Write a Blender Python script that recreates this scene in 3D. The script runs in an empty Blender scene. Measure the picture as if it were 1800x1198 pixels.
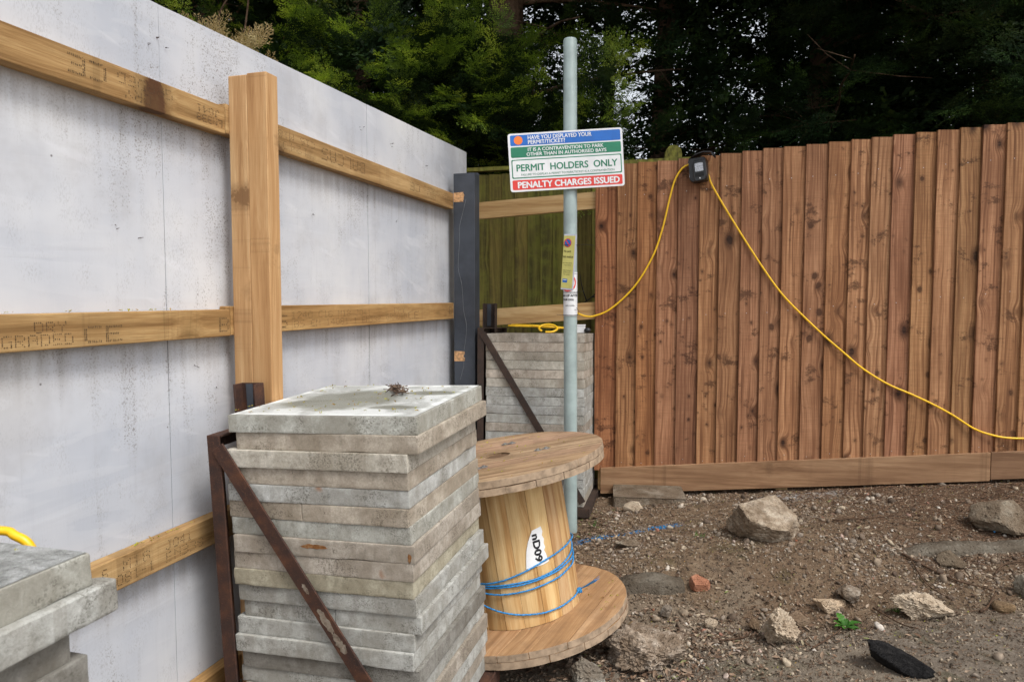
import bpy, bmesh, math, random
import numpy as np
from mathutils import Matrix, Vector, noise, Euler

S = bpy.context.scene
COL = S.collection
R = math.radians
random.seed(7)

# ------------------------------------------------------------------ camera, sky, sun, exposure
cam_d = bpy.data.cameras.new("camera"); cam = bpy.data.objects.new("camera", cam_d); COL.objects.link(cam)
cam.location = (0, 0, 1.5); cam.rotation_euler = (R(90 - 3.4), 0, 0)
cam_d.lens = 25.0; cam_d.sensor_width = 36; cam_d.clip_start = 0.05; cam_d.clip_end = 500
cam_d.dof.use_dof = True; cam_d.dof.focus_distance = 4.0; cam_d.dof.aperture_fstop = 9
S.camera = cam
S.view_settings.view_transform = 'Standard'; S.view_settings.look = 'None'
S.view_settings.exposure = 0.8; S.view_settings.gamma = 1; S.view_settings.use_curve_mapping = False
W = bpy.data.worlds.new("World"); S.world = W; W.use_nodes = True
wn = W.node_tree; wn.nodes.clear()
sky = wn.nodes.new('ShaderNodeTexSky'); sky.sky_type = 'NISHITA'; sky.sun_disc = False
SUN_EL, SUN_AZ = 56, 138          # azimuth clockwise from +Y
sky.sun_elevation = R(SUN_EL); sky.sun_rotation = R(SUN_AZ); sky.air_density = 1.0; sky.dust_density = 3.0; sky.ozone_density = 1.0
hs = wn.nodes.new('ShaderNodeHueSaturation'); hs.inputs['Saturation'].default_value = 0.24
bg = wn.nodes.new('ShaderNodeBackground'); bg.inputs[1].default_value = 0.14
wo = wn.nodes.new('ShaderNodeOutputWorld')
wn.links.new(sky.outputs[0], hs.inputs['Color']); wn.links.new(hs.outputs[0], bg.inputs[0]); wn.links.new(bg.outputs[0], wo.inputs[0])
sd = bpy.data.lights.new("sun", 'SUN'); sd.energy = 1.3; sd.angle = R(16); sd.color = (1.0, 0.96, 0.9)
sun = bpy.data.objects.new("sun", sd); COL.objects.link(sun)
v = Vector((math.sin(R(SUN_AZ)) * math.cos(R(SUN_EL)), math.cos(R(SUN_AZ)) * math.cos(R(SUN_EL)), math.sin(R(SUN_EL))))
sun.rotation_euler = v.to_track_quat('Z', 'Y').to_euler()

# ------------------------------------------------------------------ node helper
class G:
    def __init__(s, name):
        s.m = bpy.data.materials.new(name); s.m.use_nodes = True
        s.t = s.m.node_tree; s.t.nodes.clear()
        s.out = s.t.nodes.new('ShaderNodeOutputMaterial')
        s._tc = None; s._oi = None
    def put(s, sock, v):
        if v is None: return
        if isinstance(v, bpy.types.NodeSocket): s.t.links.new(v, sock)
        else:
            if isinstance(v, (tuple, list)) and len(v) == 3 and sock.type == 'RGBA': v = (*v, 1)
            sock.default_value = v
    def n(s, typ, ins=None, **pr):
        nd = s.t.nodes.new('ShaderNode' + typ)
        for k, v in pr.items(): setattr(nd, k, v)
        for k, v in (ins or {}).items(): s.put(nd.inputs[k], v)
        return nd
    def obj(s):
        if not s._tc: s._tc = s.n('TexCoord')
        return s._tc.outputs['Object']
    def gen(s):
        if not s._tc: s._tc = s.n('TexCoord')
        return s._tc.outputs['Generated']
    def pos(s): return s.n('NewGeometry').outputs['Position']
    def island(s): return s.n('NewGeometry').outputs['Random Per Island']
    def oi(s, k):
        if not s._oi: s._oi = s.n('ObjectInfo')
        return s._oi.outputs[k]
    def math(s, op, a, b=0.0, c=0.0, clamp=False):
        nd = s.n('Math', operation=op, use_clamp=clamp); s.put(nd.inputs[0], a); s.put(nd.inputs[1], b); s.put(nd.inputs[2], c); return nd.outputs[0]
    def vm(s, op, a, b=(0, 0, 0)):
        nd = s.n('VectorMath', operation=op); s.put(nd.inputs[0], a)
        if op == 'SCALE': s.put(nd.inputs['Scale'], b)
        else: s.put(nd.inputs[1], b)
        return nd.outputs[0]
    def sep(s, v): nd = s.n('SeparateXYZ'); s.put(nd.inputs[0], v); return nd.outputs
    def comb(s, x, y, z):
        nd = s.n('CombineXYZ'); s.put(nd.inputs[0], x); s.put(nd.inputs[1], y); s.put(nd.inputs[2], z); return nd.outputs[0]
    def noise(s, vec, scale, det=3, rough=.55, dist=0.0):
        return s.n('TexNoise', {'Vector': vec, 'Scale': scale, 'Detail': det, 'Roughness': rough, 'Distortion': dist}).outputs[0]
    def vor(s, vec, scale, rnd=1.0, feature='F1'):
        return s.n('TexVoronoi', {'Vector': vec, 'Scale': scale, 'Randomness': rnd}, feature=feature).outputs
    def mr(s, v, a, b, c=0.0, d=1.0, smooth=True):
        nd = s.n('MapRange', interpolation_type='SMOOTHSTEP' if smooth else 'LINEAR')
        for i, x in enumerate((v, a, b, c, d)): s.put(nd.inputs[i], x)
        return nd.outputs[0]
    def ramp(s, f, stops):
        nd = s.n('ValToRGB'); e = nd.color_ramp.elements
        while len(e) < len(stops): e.new(0.5)
        for i, (p, c) in enumerate(stops): e[i].position = p; e[i].color = (*c, 1)
        s.put(nd.inputs[0], f); return nd.outputs[0]
    def mix(s, f, a, b, mode='MIX'):
        nd = s.n('Mix', data_type='RGBA', blend_type=mode); s.put(nd.inputs[0], f); s.put(nd.inputs[6], a); s.put(nd.inputs[7], b); return nd.outputs[2]
    def bump(s, h, dist, strength=1.0):
        return s.n('Bump', {'Height': h, 'Distance': dist, 'Strength': strength}).outputs[0]
    def bsdf(s, col, rough=.8, bump=None, metal=0.0, spec=.35, **k):
        nd = s.n('BsdfPrincipled', {'Base Color': col, 'Roughness': rough, 'Metallic': metal, 'Specular IOR Level': spec, 'Normal': bump})
        for a, b in k.items(): s.put(nd.inputs[a.replace('_', ' ')], b)
        s.t.links.new(nd.outputs[0], s.out.inputs[0]); return s.m

# ------------------------------------------------------------------ materials
def wood(name, light, mid, dark, knot=(.03, .014, .007), axis='Z', kn=5.0, halo=.6, ring=70, dirt=None, dirtamt=0.0, rough=.75, sawn=0.0, pips=0, kr_=.11):
    g = G(name)
    x, y, z = g.sep(g.obj())
    P = g.comb(x, y, z) if axis == 'Z' else g.comb(y, z, x)
    rnd = g.oi('Random')
    P = g.vm('ADD', P, g.comb(g.math('MULTIPLY', rnd, 17.3), g.math('MULTIPLY', rnd, 9.1), g.math('MULTIPLY', rnd, 43.7)))
    kv = g.vor(g.vm('MULTIPLY', P, (1, .3, .62)), kn)
    d = kv[0]; kr = g.sep(kv[1])[0]
    rad = g.math('MULTIPLY_ADD', g.math('MULTIPLY', kr, kr), kr_, .012)
    dj = g.math('ADD', d, g.math('MULTIPLY', g.math('SUBTRACT', g.noise(P, 60, 3), .5), .06))
    core = g.mr(g.math('SUBTRACT', dj, rad), -.012, .022, 1, 0)
    halom = g.math('POWER', g.mr(g.math('SUBTRACT', dj, rad), 0, .2, 1, 0), 1.6)
    push = g.math('POWER', g.mr(d, 0, .42, 1, 0), 2)
    warp = g.noise(g.vm('MULTIPLY', P, (4, 4, .9)), 1.0, 2)
    px, py, pz = g.sep(P)
    gx = g.math('ADD', px, g.math('ADD', g.math('MULTIPLY', push, .035), g.math('MULTIPLY', warp, .09)))
    rv = g.comb(g.math('MULTIPLY', gx, ring), g.math('MULTIPLY', py, ring * .55), g.math('MULTIPLY', pz, 1.3))
    rings = g.noise(rv, 1.0, 3, .6)
    fib = g.noise(g.comb(g.math('MULTIPLY', gx, 420), g.math('MULTIPLY', py, 420), g.math('MULTIPLY', pz, 9)), 1.0, 2)
    blot = g.noise(g.vm('MULTIPLY', P, (6, 6, 2.2)), 1.0, 4, .6)
    c = g.ramp(rings, [(.34, dark), (.48, mid), (.62, light)])
    c = g.mix(g.mr(fib, .35, .7, 0, .35), c, mid, 'MULTIPLY')
    c = g.mix(g.mr(blot, .35, .72, 0, .55), c, dark)
    c = g.mix(g.math('MULTIPLY', halom, halo), c, tuple(q * .55 for q in dark))
    c = g.mix(core, c, knot)
    if pips:
        pv = g.vor(g.vm('MULTIPLY', g.vm('ADD', P, (3.1, 7.7, 1.3)), (1, .35, .75)), pips)
        pr_ = g.math('MULTIPLY', g.math('POWER', g.sep(pv[1])[1], 2.2), .2)
        pj = g.math('SUBTRACT', g.math('ADD', pv[0], g.math('MULTIPLY', g.math('SUBTRACT', g.noise(P, 70, 4, .7), .5), .22)), pr_)
        c = g.mix(g.mr(pj, -.02, .03, .9, 0), c, knot); c = g.mix(g.mr(pj, 0, .16, .55, 0), c, tuple(q * .6 for q in dark))
        wz = g.noise(g.comb(g.math('MULTIPLY', px, 5), g.math('MULTIPLY', rnd, 60), g.math('MULTIPLY', g.math('ADD', pz, g.math('MULTIPLY', push, .03)), 7)), 1.0, 7, .78)
        c = g.mix(g.mr(wz, .555, .64, 0, .85 if pips > 9 else .3), c, tuple(q * .45 for q in dark))
    if sawn:
        sn = g.noise(g.comb(g.math('MULTIPLY', px, 6), g.math('MULTIPLY', py, 6), g.math('MULTIPLY', pz, 330)), 1.0, 1)
        c = g.mix(g.mr(sn, .45, .7, 0, sawn), c, tuple(q * .5 for q in mid))
    if dirt:
        dn = g.noise(P, 9, 5, .7)
        c = g.mix(g.mr(dn, .42, .66, 0, dirtamt), c, dirt)
    c = g.mix(1.0, c, g.oi('Color'), 'MULTIPLY')
    h = g.math('ADD', g.math('MULTIPLY', rings, .6), g.math('MULTIPLY', fib, .4))
    h = g.math('SUBTRACT', h, g.math('MULTIPLY', core, .4))
    return g.bsdf(c, rough, g.bump(h, .0022, .8), spec=.25)

def concrete(name):
    g = G(name)
    rnd = g.oi('Random')
    P = g.vm('ADD', g.obj(), g.comb(g.math('MULTIPLY', rnd, 31.0), g.math('MULTIPLY', rnd, 17.0), g.math('MULTIPLY', rnd, 53.0)))
    big = g.noise(P, 5, 4, .6); med = g.noise(P, 34, 8, .78); fine = g.noise(P, 220, 4, .8)
    x, y, z = g.sep(P)
    # soft upright bands left by neighbouring slabs, and streaks
    band = g.noise(g.comb(g.math('MULTIPLY', x, 16), g.math('MULTIPLY', y, 16), 0.0), 1.0, 1, .4)
    streak = g.noise(g.comb(g.math('MULTIPLY', x, 60), g.math('MULTIPLY', y, 60), g.math('MULTIPLY', z, 5)), 1.0, 3, .6)
    c = g.ramp(med, [(.3, (.27, .262, .235)), (.48, (.52, .51, .48)), (.68, (.7, .69, .66))])
    c = g.mix(g.mr(big, .42, .62, 0, .6), c, (.27, .245, .205))
    c = g.mix(g.mr(band, .5, .54, 0, .25), c, (.27, .24, .2))
    c = g.mix(g.mr(streak, .6, .75, 0, .15), c, (.5, .51, .5)); c = g.mix(g.mr(fine, .3, .7, .35, 0), c, (.2, .19, .165))
    sp = g.mr(g.noise(P, 200, 3, .7), .5, .57, 0, 1)
    patch = g.mr(g.noise(P, 9, 6, .75), .48, .62, 0, 1)
    c = g.mix(g.math('MULTIPLY', g.math('MULTIPLY', sp, patch), .62), c, (.09, .08, .062))
    rust = g.mr(g.noise(g.vm('ADD', P, (5.5, 1.2, 3.3)), 8, 2, .5), .735, .78, 0, .85)
    c = g.mix(rust, c, (.3, .12, .04))
    c = g.mix(1.0, c, g.oi('Color'), 'MULTIPLY')
    pits = g.mr(g.vor(P, 130)[0], .0, .22, 0, 1)
    h = g.math('ADD', g.math('MULTIPLY', med, .5), g.math('ADD', g.math('MULTIPLY', fine, .3), g.math('MULTIPLY', pits, .2)))
    return g.bsdf(c, .9, g.bump(h, .004, .8), spec=.2)

def concrete_top(name):
    # face of the upper slab: dimpled non-slip grid, damp patch, pale bloom
    g = G(name); P = g.obj()
    x, y, z = g.sep(P)
    g1 = g.math('SINE', g.math('MULTIPLY', g.math('ADD', x, y), 760)); g2 = g.math('SINE', g.math('MULTIPLY', g.math('SUBTRACT', x, y), 760))
    grid = g.math('MULTIPLY', g1, g2)
    inr = g.math('MULTIPLY', g.mr(g.math('ABSOLUTE', g.math('ADD', x, .3)), .27, .285, 1, 0), g.mr(g.math('ABSOLUTE', g.math('SUBTRACT', y, .3)), .27, .285, 1, 0))
    n1 = g.noise(P, 5.5, 5, .55, .8); n2 = g.noise(P, 45, 7, .75)
    wob = g.math('MULTIPLY', g.math('SUBTRACT', g.noise(P, 8, 6, .7), .5), 2.2); wet = None
    for (cx, cy, rx, ry) in ((-.36, .27, .2, .2), (-.12, .42, .11, .05), (-.13, .14, .09, .035)):
        e_ = g.math('ADD', g.math('ADD', g.math('POWER', g.math('DIVIDE', g.math('SUBTRACT', x, cx), rx), 2), g.math('POWER', g.math('DIVIDE', g.math('SUBTRACT', y, cy), ry), 2)), wob)
        w1 = g.mr(e_, .45, 1.25, 1, 0); wet = w1 if wet is None else g.math('MAXIMUM', wet, w1)
    c = g.ramp(n2, [(.3, (.38, .39, .37)), (.7, (.56, .57, .55))])
    c = g.mix(g.mr(n1, .46, .58, 0, .85), c, (.74, .76, .75))
    c = g.mix(g.math('MULTIPLY', wet, .8), c, (.17, .17, .125))
    c = g.mix(g.math('MULTIPLY', g.mr(grid, .1, .8, 0, .35), inr), c, (.12, .12, .1))
    h = g.math('ADD', g.math('MULTIPLY', n2, .6), g.math('MULTIPLY', g.math('MULTIPLY', grid, inr), .5))
    return g.bsdf(c, g.mr(wet, 0, 1, .85, .42, False), g.bump(h, .0025, .9), spec=.35)

def paint_board():
    g = G('painted_board'); P = g.pos(); x, y, z = g.sep(P)
    n1 = g.noise(P, 1.7, 4, .6); n2 = g.noise(P, 9, 4, .65)
    st = g.noise(g.comb(g.math('MULTIPLY', x, 26), g.math('MULTIPLY', y, 26), g.math('MULTIPLY', z, 1.6)), 1.0, 4, .6)
    br = g.noise(g.comb(g.math('MULTIPLY', x, 1.2), g.math('MULTIPLY', y, 1.2), g.math('MULTIPLY', z, 9)), 1.0, 3, .5, 1.6)
    c = g.ramp(n1, [(.32, (.45, .475, .53)), (.5, (.53, .545, .585)), (.68, (.63, .635, .65))])
    c = g.mix(g.mr(br, .49, .52, 0, .2), c, (.6, .61, .64))
    big_ = g.mr(g.noise(g.vm('ADD', P, (7, 2, 1)), 2.4, 5, .62), .5, .68, 0, .3); c = g.mix(big_, c, (.3, .285, .285))
    diag = g.noise(g.comb(g.math('MULTIPLY', g.math('ADD', y, g.math('MULTIPLY', z, -2.4)), 1.6), 3.0, g.math('MULTIPLY', g.math('ADD', z, g.math('MULTIPLY', y, .35)), 14)), 1.0, 2, .5); c = g.mix(g.mr(diag, .62, .68, 0, .3), c, (.66, .67, .71))
    c = g.mix(g.mr(st, .55, .75, 0, .22), c, (.36, .365, .39))
    sp = g.mr(g.noise(P, 190, 2, .6), .54, .64, 0, 1)
    sp2 = g.mr(g.noise(g.comb(g.math('MULTIPLY', x, 300), g.math('MULTIPLY', y, 300), g.math('MULTIPLY', z, 120)), 1.0, 1), .52, .62, 0, 1)
    pt = g.mr(g.math('MULTIPLY', g.noise(g.comb(x, y, g.math('MULTIPLY', z, .8)), 2.6, 6, .72), g.math('ADD', st, .5)), .5, .68, 0, 1)
    c = g.mix(g.math('MULTIPLY', g.math('MULTIPLY', sp, pt), .75), c, (.16, .14, .12))
    c = g.mix(g.math('MULTIPLY', g.math('MULTIPLY', sp2, g.mr(n2, .45, .7)), .3), c, (.25, .24, .24))
    # brown wash on the paint below each rail, streaky and fading downwards
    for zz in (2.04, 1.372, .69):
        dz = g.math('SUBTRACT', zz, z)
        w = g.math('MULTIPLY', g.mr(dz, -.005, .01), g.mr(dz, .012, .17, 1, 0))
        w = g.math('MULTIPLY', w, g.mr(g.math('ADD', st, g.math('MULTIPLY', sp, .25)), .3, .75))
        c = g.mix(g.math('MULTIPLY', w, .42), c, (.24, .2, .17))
    dots = g.vor(P, 7.0); dm = g.mr(dots[0], .012, .03, 1, 0)
    c = g.mix(g.math('MULTIPLY', dm, .8), c, (.09, .08, .08))
    h = g.math('ADD', g.math('MULTIPLY', br, .5), g.math('ADD', g.math('MULTIPLY', st, .3), g.math('MULTIPLY', n2, .2)))
    return g.bsdf(c, .6, g.bump(h, .006, .55), spec=.3)

def rusty(name='rusty_steel', a=(.055, .025, .017), b=(.11, .045, .022), c3=(.028, .018, .016)):
    g = G(name); P = g.obj()
    n = g.noise(P, 14, 5, .65); f = g.noise(P, 190, 3, .7)
    c = g.ramp(n, [(.3, c3), (.5, a), (.72, b)])
    c = g.mix(g.mr(f, .55, .7, 0, .5), c, (.17, .075, .035))
    c = g.mix(g.mr(g.noise(g.vm('ADD', P, (3, 3, 3)), 11, 5, .7), .7, .74, 0, .7), c, (.3, .25, .19))
    return g.bsdf(c, .75, g.bump(g.math('ADD', n, f), .0015, .8), spec=.4, metal=.1)

def plain(name, col, rough=.6, spec=.4, metal=0.0, var=.12, scale=30, bumpd=.0006):
    g = G(name); n = g.noise(g.obj(), scale, 4, .6)
    c = g.mix(g.mr(n, .3, .75, 0, 1), tuple(min(1, q * (1 + var)) for q in col), tuple(q * (1 - 2 * var) for q in col))
    return g.bsdf(c, rough, g.bump(n, bumpd, .7), metal=metal, spec=spec)

def stone(name, a, b, c3, sc=9, dirt=0):
    g = G(name); rnd = g.oi('Random')
    P = g.vm('ADD', g.obj(), g.comb(g.math('MULTIPLY', rnd, 11.0), rnd, rnd))
    n = g.noise(P, sc, 6, .7); f = g.noise(P, sc * 11, 3, .7)
    c = g.ramp(n, [(.3, c3), (.48, a), (.66, b)])
    c = g.mix(g.mr(f, .5, .7, 0, .35), c, tuple(q * .35 for q in a))
    c = g.mix(1.0, c, g.oi('Color'), 'MULTIPLY')
    if dirt: c = g.mix(g.mr(g.noise(P, sc * .6, 4, .65), .42, .58, 0, dirt), c, (.13, .088, .055))
    pit = g.mr(g.vor(P, sc * 5)[0], .1, .35, 0, 1)
    return g.bsdf(c, .95, g.bump(g.math('ADD', n, g.math('ADD', g.math('MULTIPLY', f, .45), g.math('MULTIPLY', pit, .25))), .02, 1.0), spec=.12)

def islands(name, stops, rough=.9, trans=0.0, spec=.2):
    g = G(name); r = g.island()
    c = g.ramp(r, stops); c = g.mix(g.mr(g.noise(g.pos(), 70, 2), .3, .7, 0, .45), c, (.05, .04, .03))
    m = g.bsdf(c, rough, None, spec=spec)
    return m

def foliage(name, stops, tr=.35):
    g = G(name); r = g.island(); P = g.pos()
    c = g.ramp(g.math('ADD', g.math('MULTIPLY', r, .25), g.mr(g.noise(P, 3.4, 3, .6), .42, .66, 0, .75)), stops)
    c = g.mix(1.0, c, g.oi('Color'), 'MULTIPLY')
    d = g.n('BsdfDiffuse', {'Color': c}); t = g.n('BsdfTranslucent', {'Color': g.mix(1.0, c, (1.3, 1.25, .5), 'MULTIPLY')})
    gl = g.n('BsdfGlossy', {'Color': (.5, .5, .5, 1), 'Roughness': .5})
    m1 = g.n('MixShader', {0: tr}); g.t.links.new(d.outputs[0], m1.inputs[1]); g.t.links.new(t.outputs[0], m1.inputs[2])
    m2 = g.n('MixShader', {0: .04}); g.t.links.new(m1.outputs[0], m2.inputs[1]); g.t.links.new(gl.outputs[0], m2.inputs[2])
    g.t.links.new(m2.outputs[0], g.out.inputs[0]); return g.m

M = {}
M['fence'] = wood('fence_board_wood', (.53, .3, .155), (.38, .195, .095), (.18, .08, .036), knot=(.026, .011, .006), kn=5.6, halo=1.0, ring=75, sawn=.34, pips=12, kr_=.14)
M['plinth'] = wood('gravel_board_wood', (.37, .245, .15), (.3, .185, .108), (.19, .11, .062), axis='X', kn=4.5, ring=55, pips=6)
M['rail'] = wood('rail_timber', (.52, .35, .165), (.41, .255, .11), (.24, .135, .052), knot=(.09, .04, .018), axis='X', kn=4.6, halo=.6, pips=5, ring=48, dirt=(.2, .14, .06), dirtamt=.2)
M['pale_rail'] = wood('fresh_rail_timber', (.6, .43, .22), (.5, .33, .15), (.36, .215, .09), knot=(.16, .08, .04), axis='X', kn=3.5, halo=.3, ring=42)
M['post'] = wood('planed_post_timber', (.6, .4, .21), (.52, .32, .155), (.38, .215, .095), knot=(.17, .08, .035), kn=5, halo=.55, ring=50, pips=6)
M['old'] = wood('mossy_fence_wood', (.29, .265, .065), (.2, .185, .045), (.1, .09, .03), knot=(.012, .01, .008), kn=4, halo=.5, ring=40, dirt=(.25, .27, .045), dirtamt=.5, rough=.95)
M['stave'] = wood('drum_stave_wood', (.78, .58, .34), (.68, .46, .24), (.46, .26, .11), knot=(.2, .08, .03), kn=3.6, halo=.45, ring=34)
M['flange'] = wood('weathered_flange_wood', (.5, .36, .235), (.41, .28, .175), (.26, .165, .1), knot=(.05, .025, .013), axis='X', kn=4, halo=.5, ring=46, dirt=(.16, .11, .065), dirtamt=.5, rough=.85)
M['flange_low'] = wood('lower_flange_wood', (.56, .37, .21), (.46, .285, .15), (.31, .18, .09), knot=(.08, .03, .015), axis='X', kn=3.5, halo=.5, ring=40, dirt=(.2, .12, .07), dirtamt=.35, rough=.85)
M['conc'] = concrete('slab_concrete'); M['conc_top'] = concrete_top('dimpled_slab_face'); M['conc_top2'] = stone('speckled_slab_face', (.42, .43, .42), (.62, .63, .63), (.2, .2, .19), 26)
M['board'] = paint_board()
M['rust'] = rusty(); M['rust_dark'] = rusty('dark_rusty_steel', (.04, .026, .02), (.065, .04, .028), (.022, .018, .017))
M['grey_paint'] = plain('dark_grey_paint', (.052, .06, .075), .5, .4, 0, .16, 6, .001)
M['bare'] = plain('bare_torn_wood', (.62, .36, .18), .9, .2, 0, .25, 60)
M['pole'] = plain('grey_green_pole_paint', (.3, .37, .36), .42, .5, 0, .1, 9, .0008)
M['cable'] = plain('yellow_cable_sheath', (.85, .5, .012), .35, .5, 0, .04, 20, .0001)
M['white'] = plain('white_sign_face', (.74, .75, .76), .4, .5, 0, .04, 12, .0001)
M['blue'] = plain('blue_sign_film', (.008, .13, .5), .35, .5, 0, .08, 8, .0001)
M['green'] = plain('green_sign_film', (.012, .19, .1), .35, .5, 0, .08, 8, .0001)
M['red'] = plain('red_sign_film', (.68, .045, .035), .35, .5, 0, .06, 8, .0001)
M['orange'] = plain('orange_sign_dot', (.85, .2, .025), .4, .5, 0, .05, 8, .0001)
M['yellow_paper'] = plain('yellow_paper', (.62, .58, .18), .5, .4, 0, .06, 14, .0004)
M['lilac'] = plain('laminate_margin', (.6, .62, .72), .35, .5, 0, .05, 14, .0003)
M['ink'] = plain('black_ink', (.012, .012, .014), .6, .3, 0, .05, 10, .0001)
M['stamp'] = plain('stamped_ink', (.075, .048, .028), .8, .2, 0, .3, 60, .0001)
M['black'] = plain('black_plastic', (.018, .019, .021), .42, .5, 0, .15, 40, .0002)
M['lens'] = plain('sensor_window', (.42, .44, .48), .15, .6, 0, .25, 120, .0001)
M['metal'] = plain('zinc_metal', (.5, .5, .5), .35, .5, .85, .15, 90, .0003)
M['rope'] = plain('blue_poly_rope', (.03, .24, .55), .55, .4, 0, .3, 300, .0006)
M['tie'] = plain('black_cable_tie', (.008, .008, .009), .4, .5)
M['bark'] = plain('tree_bark', (.12, .078, .052), .95, .1, 0, .35, 14, .02)
M['twig'] = plain('dry_twig', (.09, .055, .035), .9, .15, 0, .3, 40, .001)
M['asphalt'] = stone('asphalt_lump', (.022, .021, .022), (.04, .038, .037), (.01, .01, .01), 40)
M['rubble'] = stone('rubble_stone', (.36, .3, .235), (.55, .5, .43), (.16, .12, .085), 13, .6)
M['pale_stone'] = stone('pale_stone', (.56, .45, .33), (.68, .58, .45), (.3, .22, .15), 16, .25)
M['grey_stone'] = stone('grey_broken_concrete', (.27, .245, .21), (.4, .375, .33), (.11, .09, .07), 12, .6)
M['brick'] = stone('broken_brick', (.38, .17, .1), (.45, .24, .16), (.26, .11, .065), 14)
M['kerb'] = stone('buried_kerb_concrete', (.115, .095, .072), (.17, .15, .12), (.07, .055, .04), 9)
M['footing'] = stone('pale_cement', (.4, .4, .4), (.52, .52, .53), (.18, .16, .14), 20)
M['weed'] = foliage('weed_leaf', [(.2, (.035, .12, .015)), (.8, (.09, .25, .03))], .25)

# ------------------------------------------------------------------ mesh helpers
def link(name, me, mat=None, parent=None, smooth=False, mw=None):
    o = bpy.data.objects.new(name, me); COL.objects.link(o)
    if mat is not None and not me.materials:
        for q in (mat if isinstance(mat, (list, tuple)) else [mat]): me.materials.append(q)
    if smooth: me.shade_smooth()
    if parent is not None: o.parent = parent
    if mw is not None: o.matrix_local = mw
    return o
def raw(name, vs, fs, mat=None, parent=None, smooth=False, mw=None):
    me = bpy.data.meshes.new(name); me.from_pydata([tuple(q) for q in vs], [], fs); me.update()
    return link(name, me, mat, parent, smooth, mw)
def thing(name, label, cat, mw=None, group=None):
    o = bpy.data.objects.new(name, None); o.empty_display_size = .1; COL.objects.link(o)
    if mw is not None: o.matrix_world = mw
    return tag(o, label, cat, group)
def tag(o, label=None, cat=None, group=None, kind=None):
    if label: o['label'] = label
    if cat: o['category'] = cat
    if group: o['group'] = group
    if kind: o['kind'] = kind
    return o
def T(x, y, z): return Matrix.Translation((x, y, z))
def frame(o, x, y, z):
    m = Matrix.Identity(4)
    for i, c in enumerate((x, y, z)):
        for j in range(3): m[j][i] = c[j]
    m.translation = Vector(o); return m
def box_me(name, lo, hi, bev=.002, seg=1, jit=0.0, cuts=None):
    bm = bmesh.new()
    vs = [bm.verts.new((x, y, z)) for x in (lo[0], hi[0]) for y in (lo[1], hi[1]) for z in (lo[2], hi[2])]
    for f in ((0, 1, 3, 2), (4, 6, 7, 5), (0, 4, 5, 1), (2, 3, 7, 6), (0, 2, 6, 4), (1, 5, 7, 3)): bm.faces.new([vs[i] for i in f])
    if bev: bmesh.ops.bevel(bm, geom=list(bm.edges), offset=bev, segments=seg, affect='EDGES', profile=.5)
    if jit:
        for q in bm.verts: q.co += Vector([random.uniform(-jit, jit) for _ in range(3)])
    bmesh.ops.recalc_face_normals(bm, faces=bm.faces)
    me = bpy.data.meshes.new(name); bm.to_mesh(me); bm.free(); return me
def box(name, lo, hi, mat, parent=None, bev=.002, mw=None, jit=0.0, smooth=False):
    return link(name, box_me(name, lo, hi, bev, jit=jit), mat, parent, smooth, mw)
def prism(name, pts, z0, z1, mat, parent=None, mw=None, bev=0.0, smooth=False):
    bm = bmesh.new(); a = [bm.verts.new((x, y, z0)) for x, y in pts]; b = [bm.verts.new((x, y, z1)) for x, y in pts]
    bm.faces.new(a[::-1]); bm.faces.new(b); n = len(pts)
    for i in range(n): bm.faces.new((a[i], a[(i + 1) % n], b[(i + 1) % n], b[i]))
    if bev: bmesh.ops.bevel(bm, geom=list(bm.edges), offset=bev, segments=1, affect='EDGES')
    bmesh.ops.triangulate(bm, faces=[f for f in bm.faces if len(f.verts) > 4])
    bmesh.ops.recalc_face_normals(bm, faces=bm.faces)
    me = bpy.data.meshes.new(name); bm.to_mesh(me); bm.free(); return link(name, me, mat, parent, smooth, mw)
def catmull(P, k=6):
    P = [Vector(p) for p in P]; Q = [P[0] * 2 - P[1]] + P + [P[-1] * 2 - P[-2]]; out = []
    for i in range(1, len(Q) - 2):
        for j in range(k):
            t = j / k; a, b, c, d = Q[i - 1:i + 3]
            out.append(.5 * ((2 * b) + (c - a) * t + (2 * a - 5 * b + 4 * c - d) * t * t + (3 * b - a - 3 * c + d) * t ** 3))
    out.append(P[-1]); return out
def tube_data(P, r, seg=8, taper=None):
    vs, fs = [], []; n = len(P); up = Vector((0.13, .21, 1)).normalized()
    for i, p in enumerate(P):
        t = (P[min(i + 1, n - 1)] - P[max(i - 1, 0)]).normalized()
        a = t.cross(up)
        if a.length < .05: a = t.cross(Vector((1, 0, 0)))
        a.normalize(); b = t.cross(a)
        rr = r if taper is None else r + (taper - r) * i / (n - 1)
        for k in range(seg):
            an = 2 * math.pi * k / seg; vs.append(p + (a * math.cos(an) + b * math.sin(an)) * rr)
    for i in range(n - 1):
        for k in range(seg):
            k2 = (k + 1) % seg; fs.append((i * seg + k, i * seg + k2, (i + 1) * seg + k2, (i + 1) * seg + k))
    fs.append(tuple(range(seg))[::-1]); fs.append(tuple(range((n - 1) * seg, n * seg)))
    return vs, fs
def tube(name, P, r, mat, parent=None, seg=8, taper=None, mw=None, k=6):
    return raw(name, *tube_data(catmull(P, k), r, seg, taper), mat, parent, True, mw)
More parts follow.
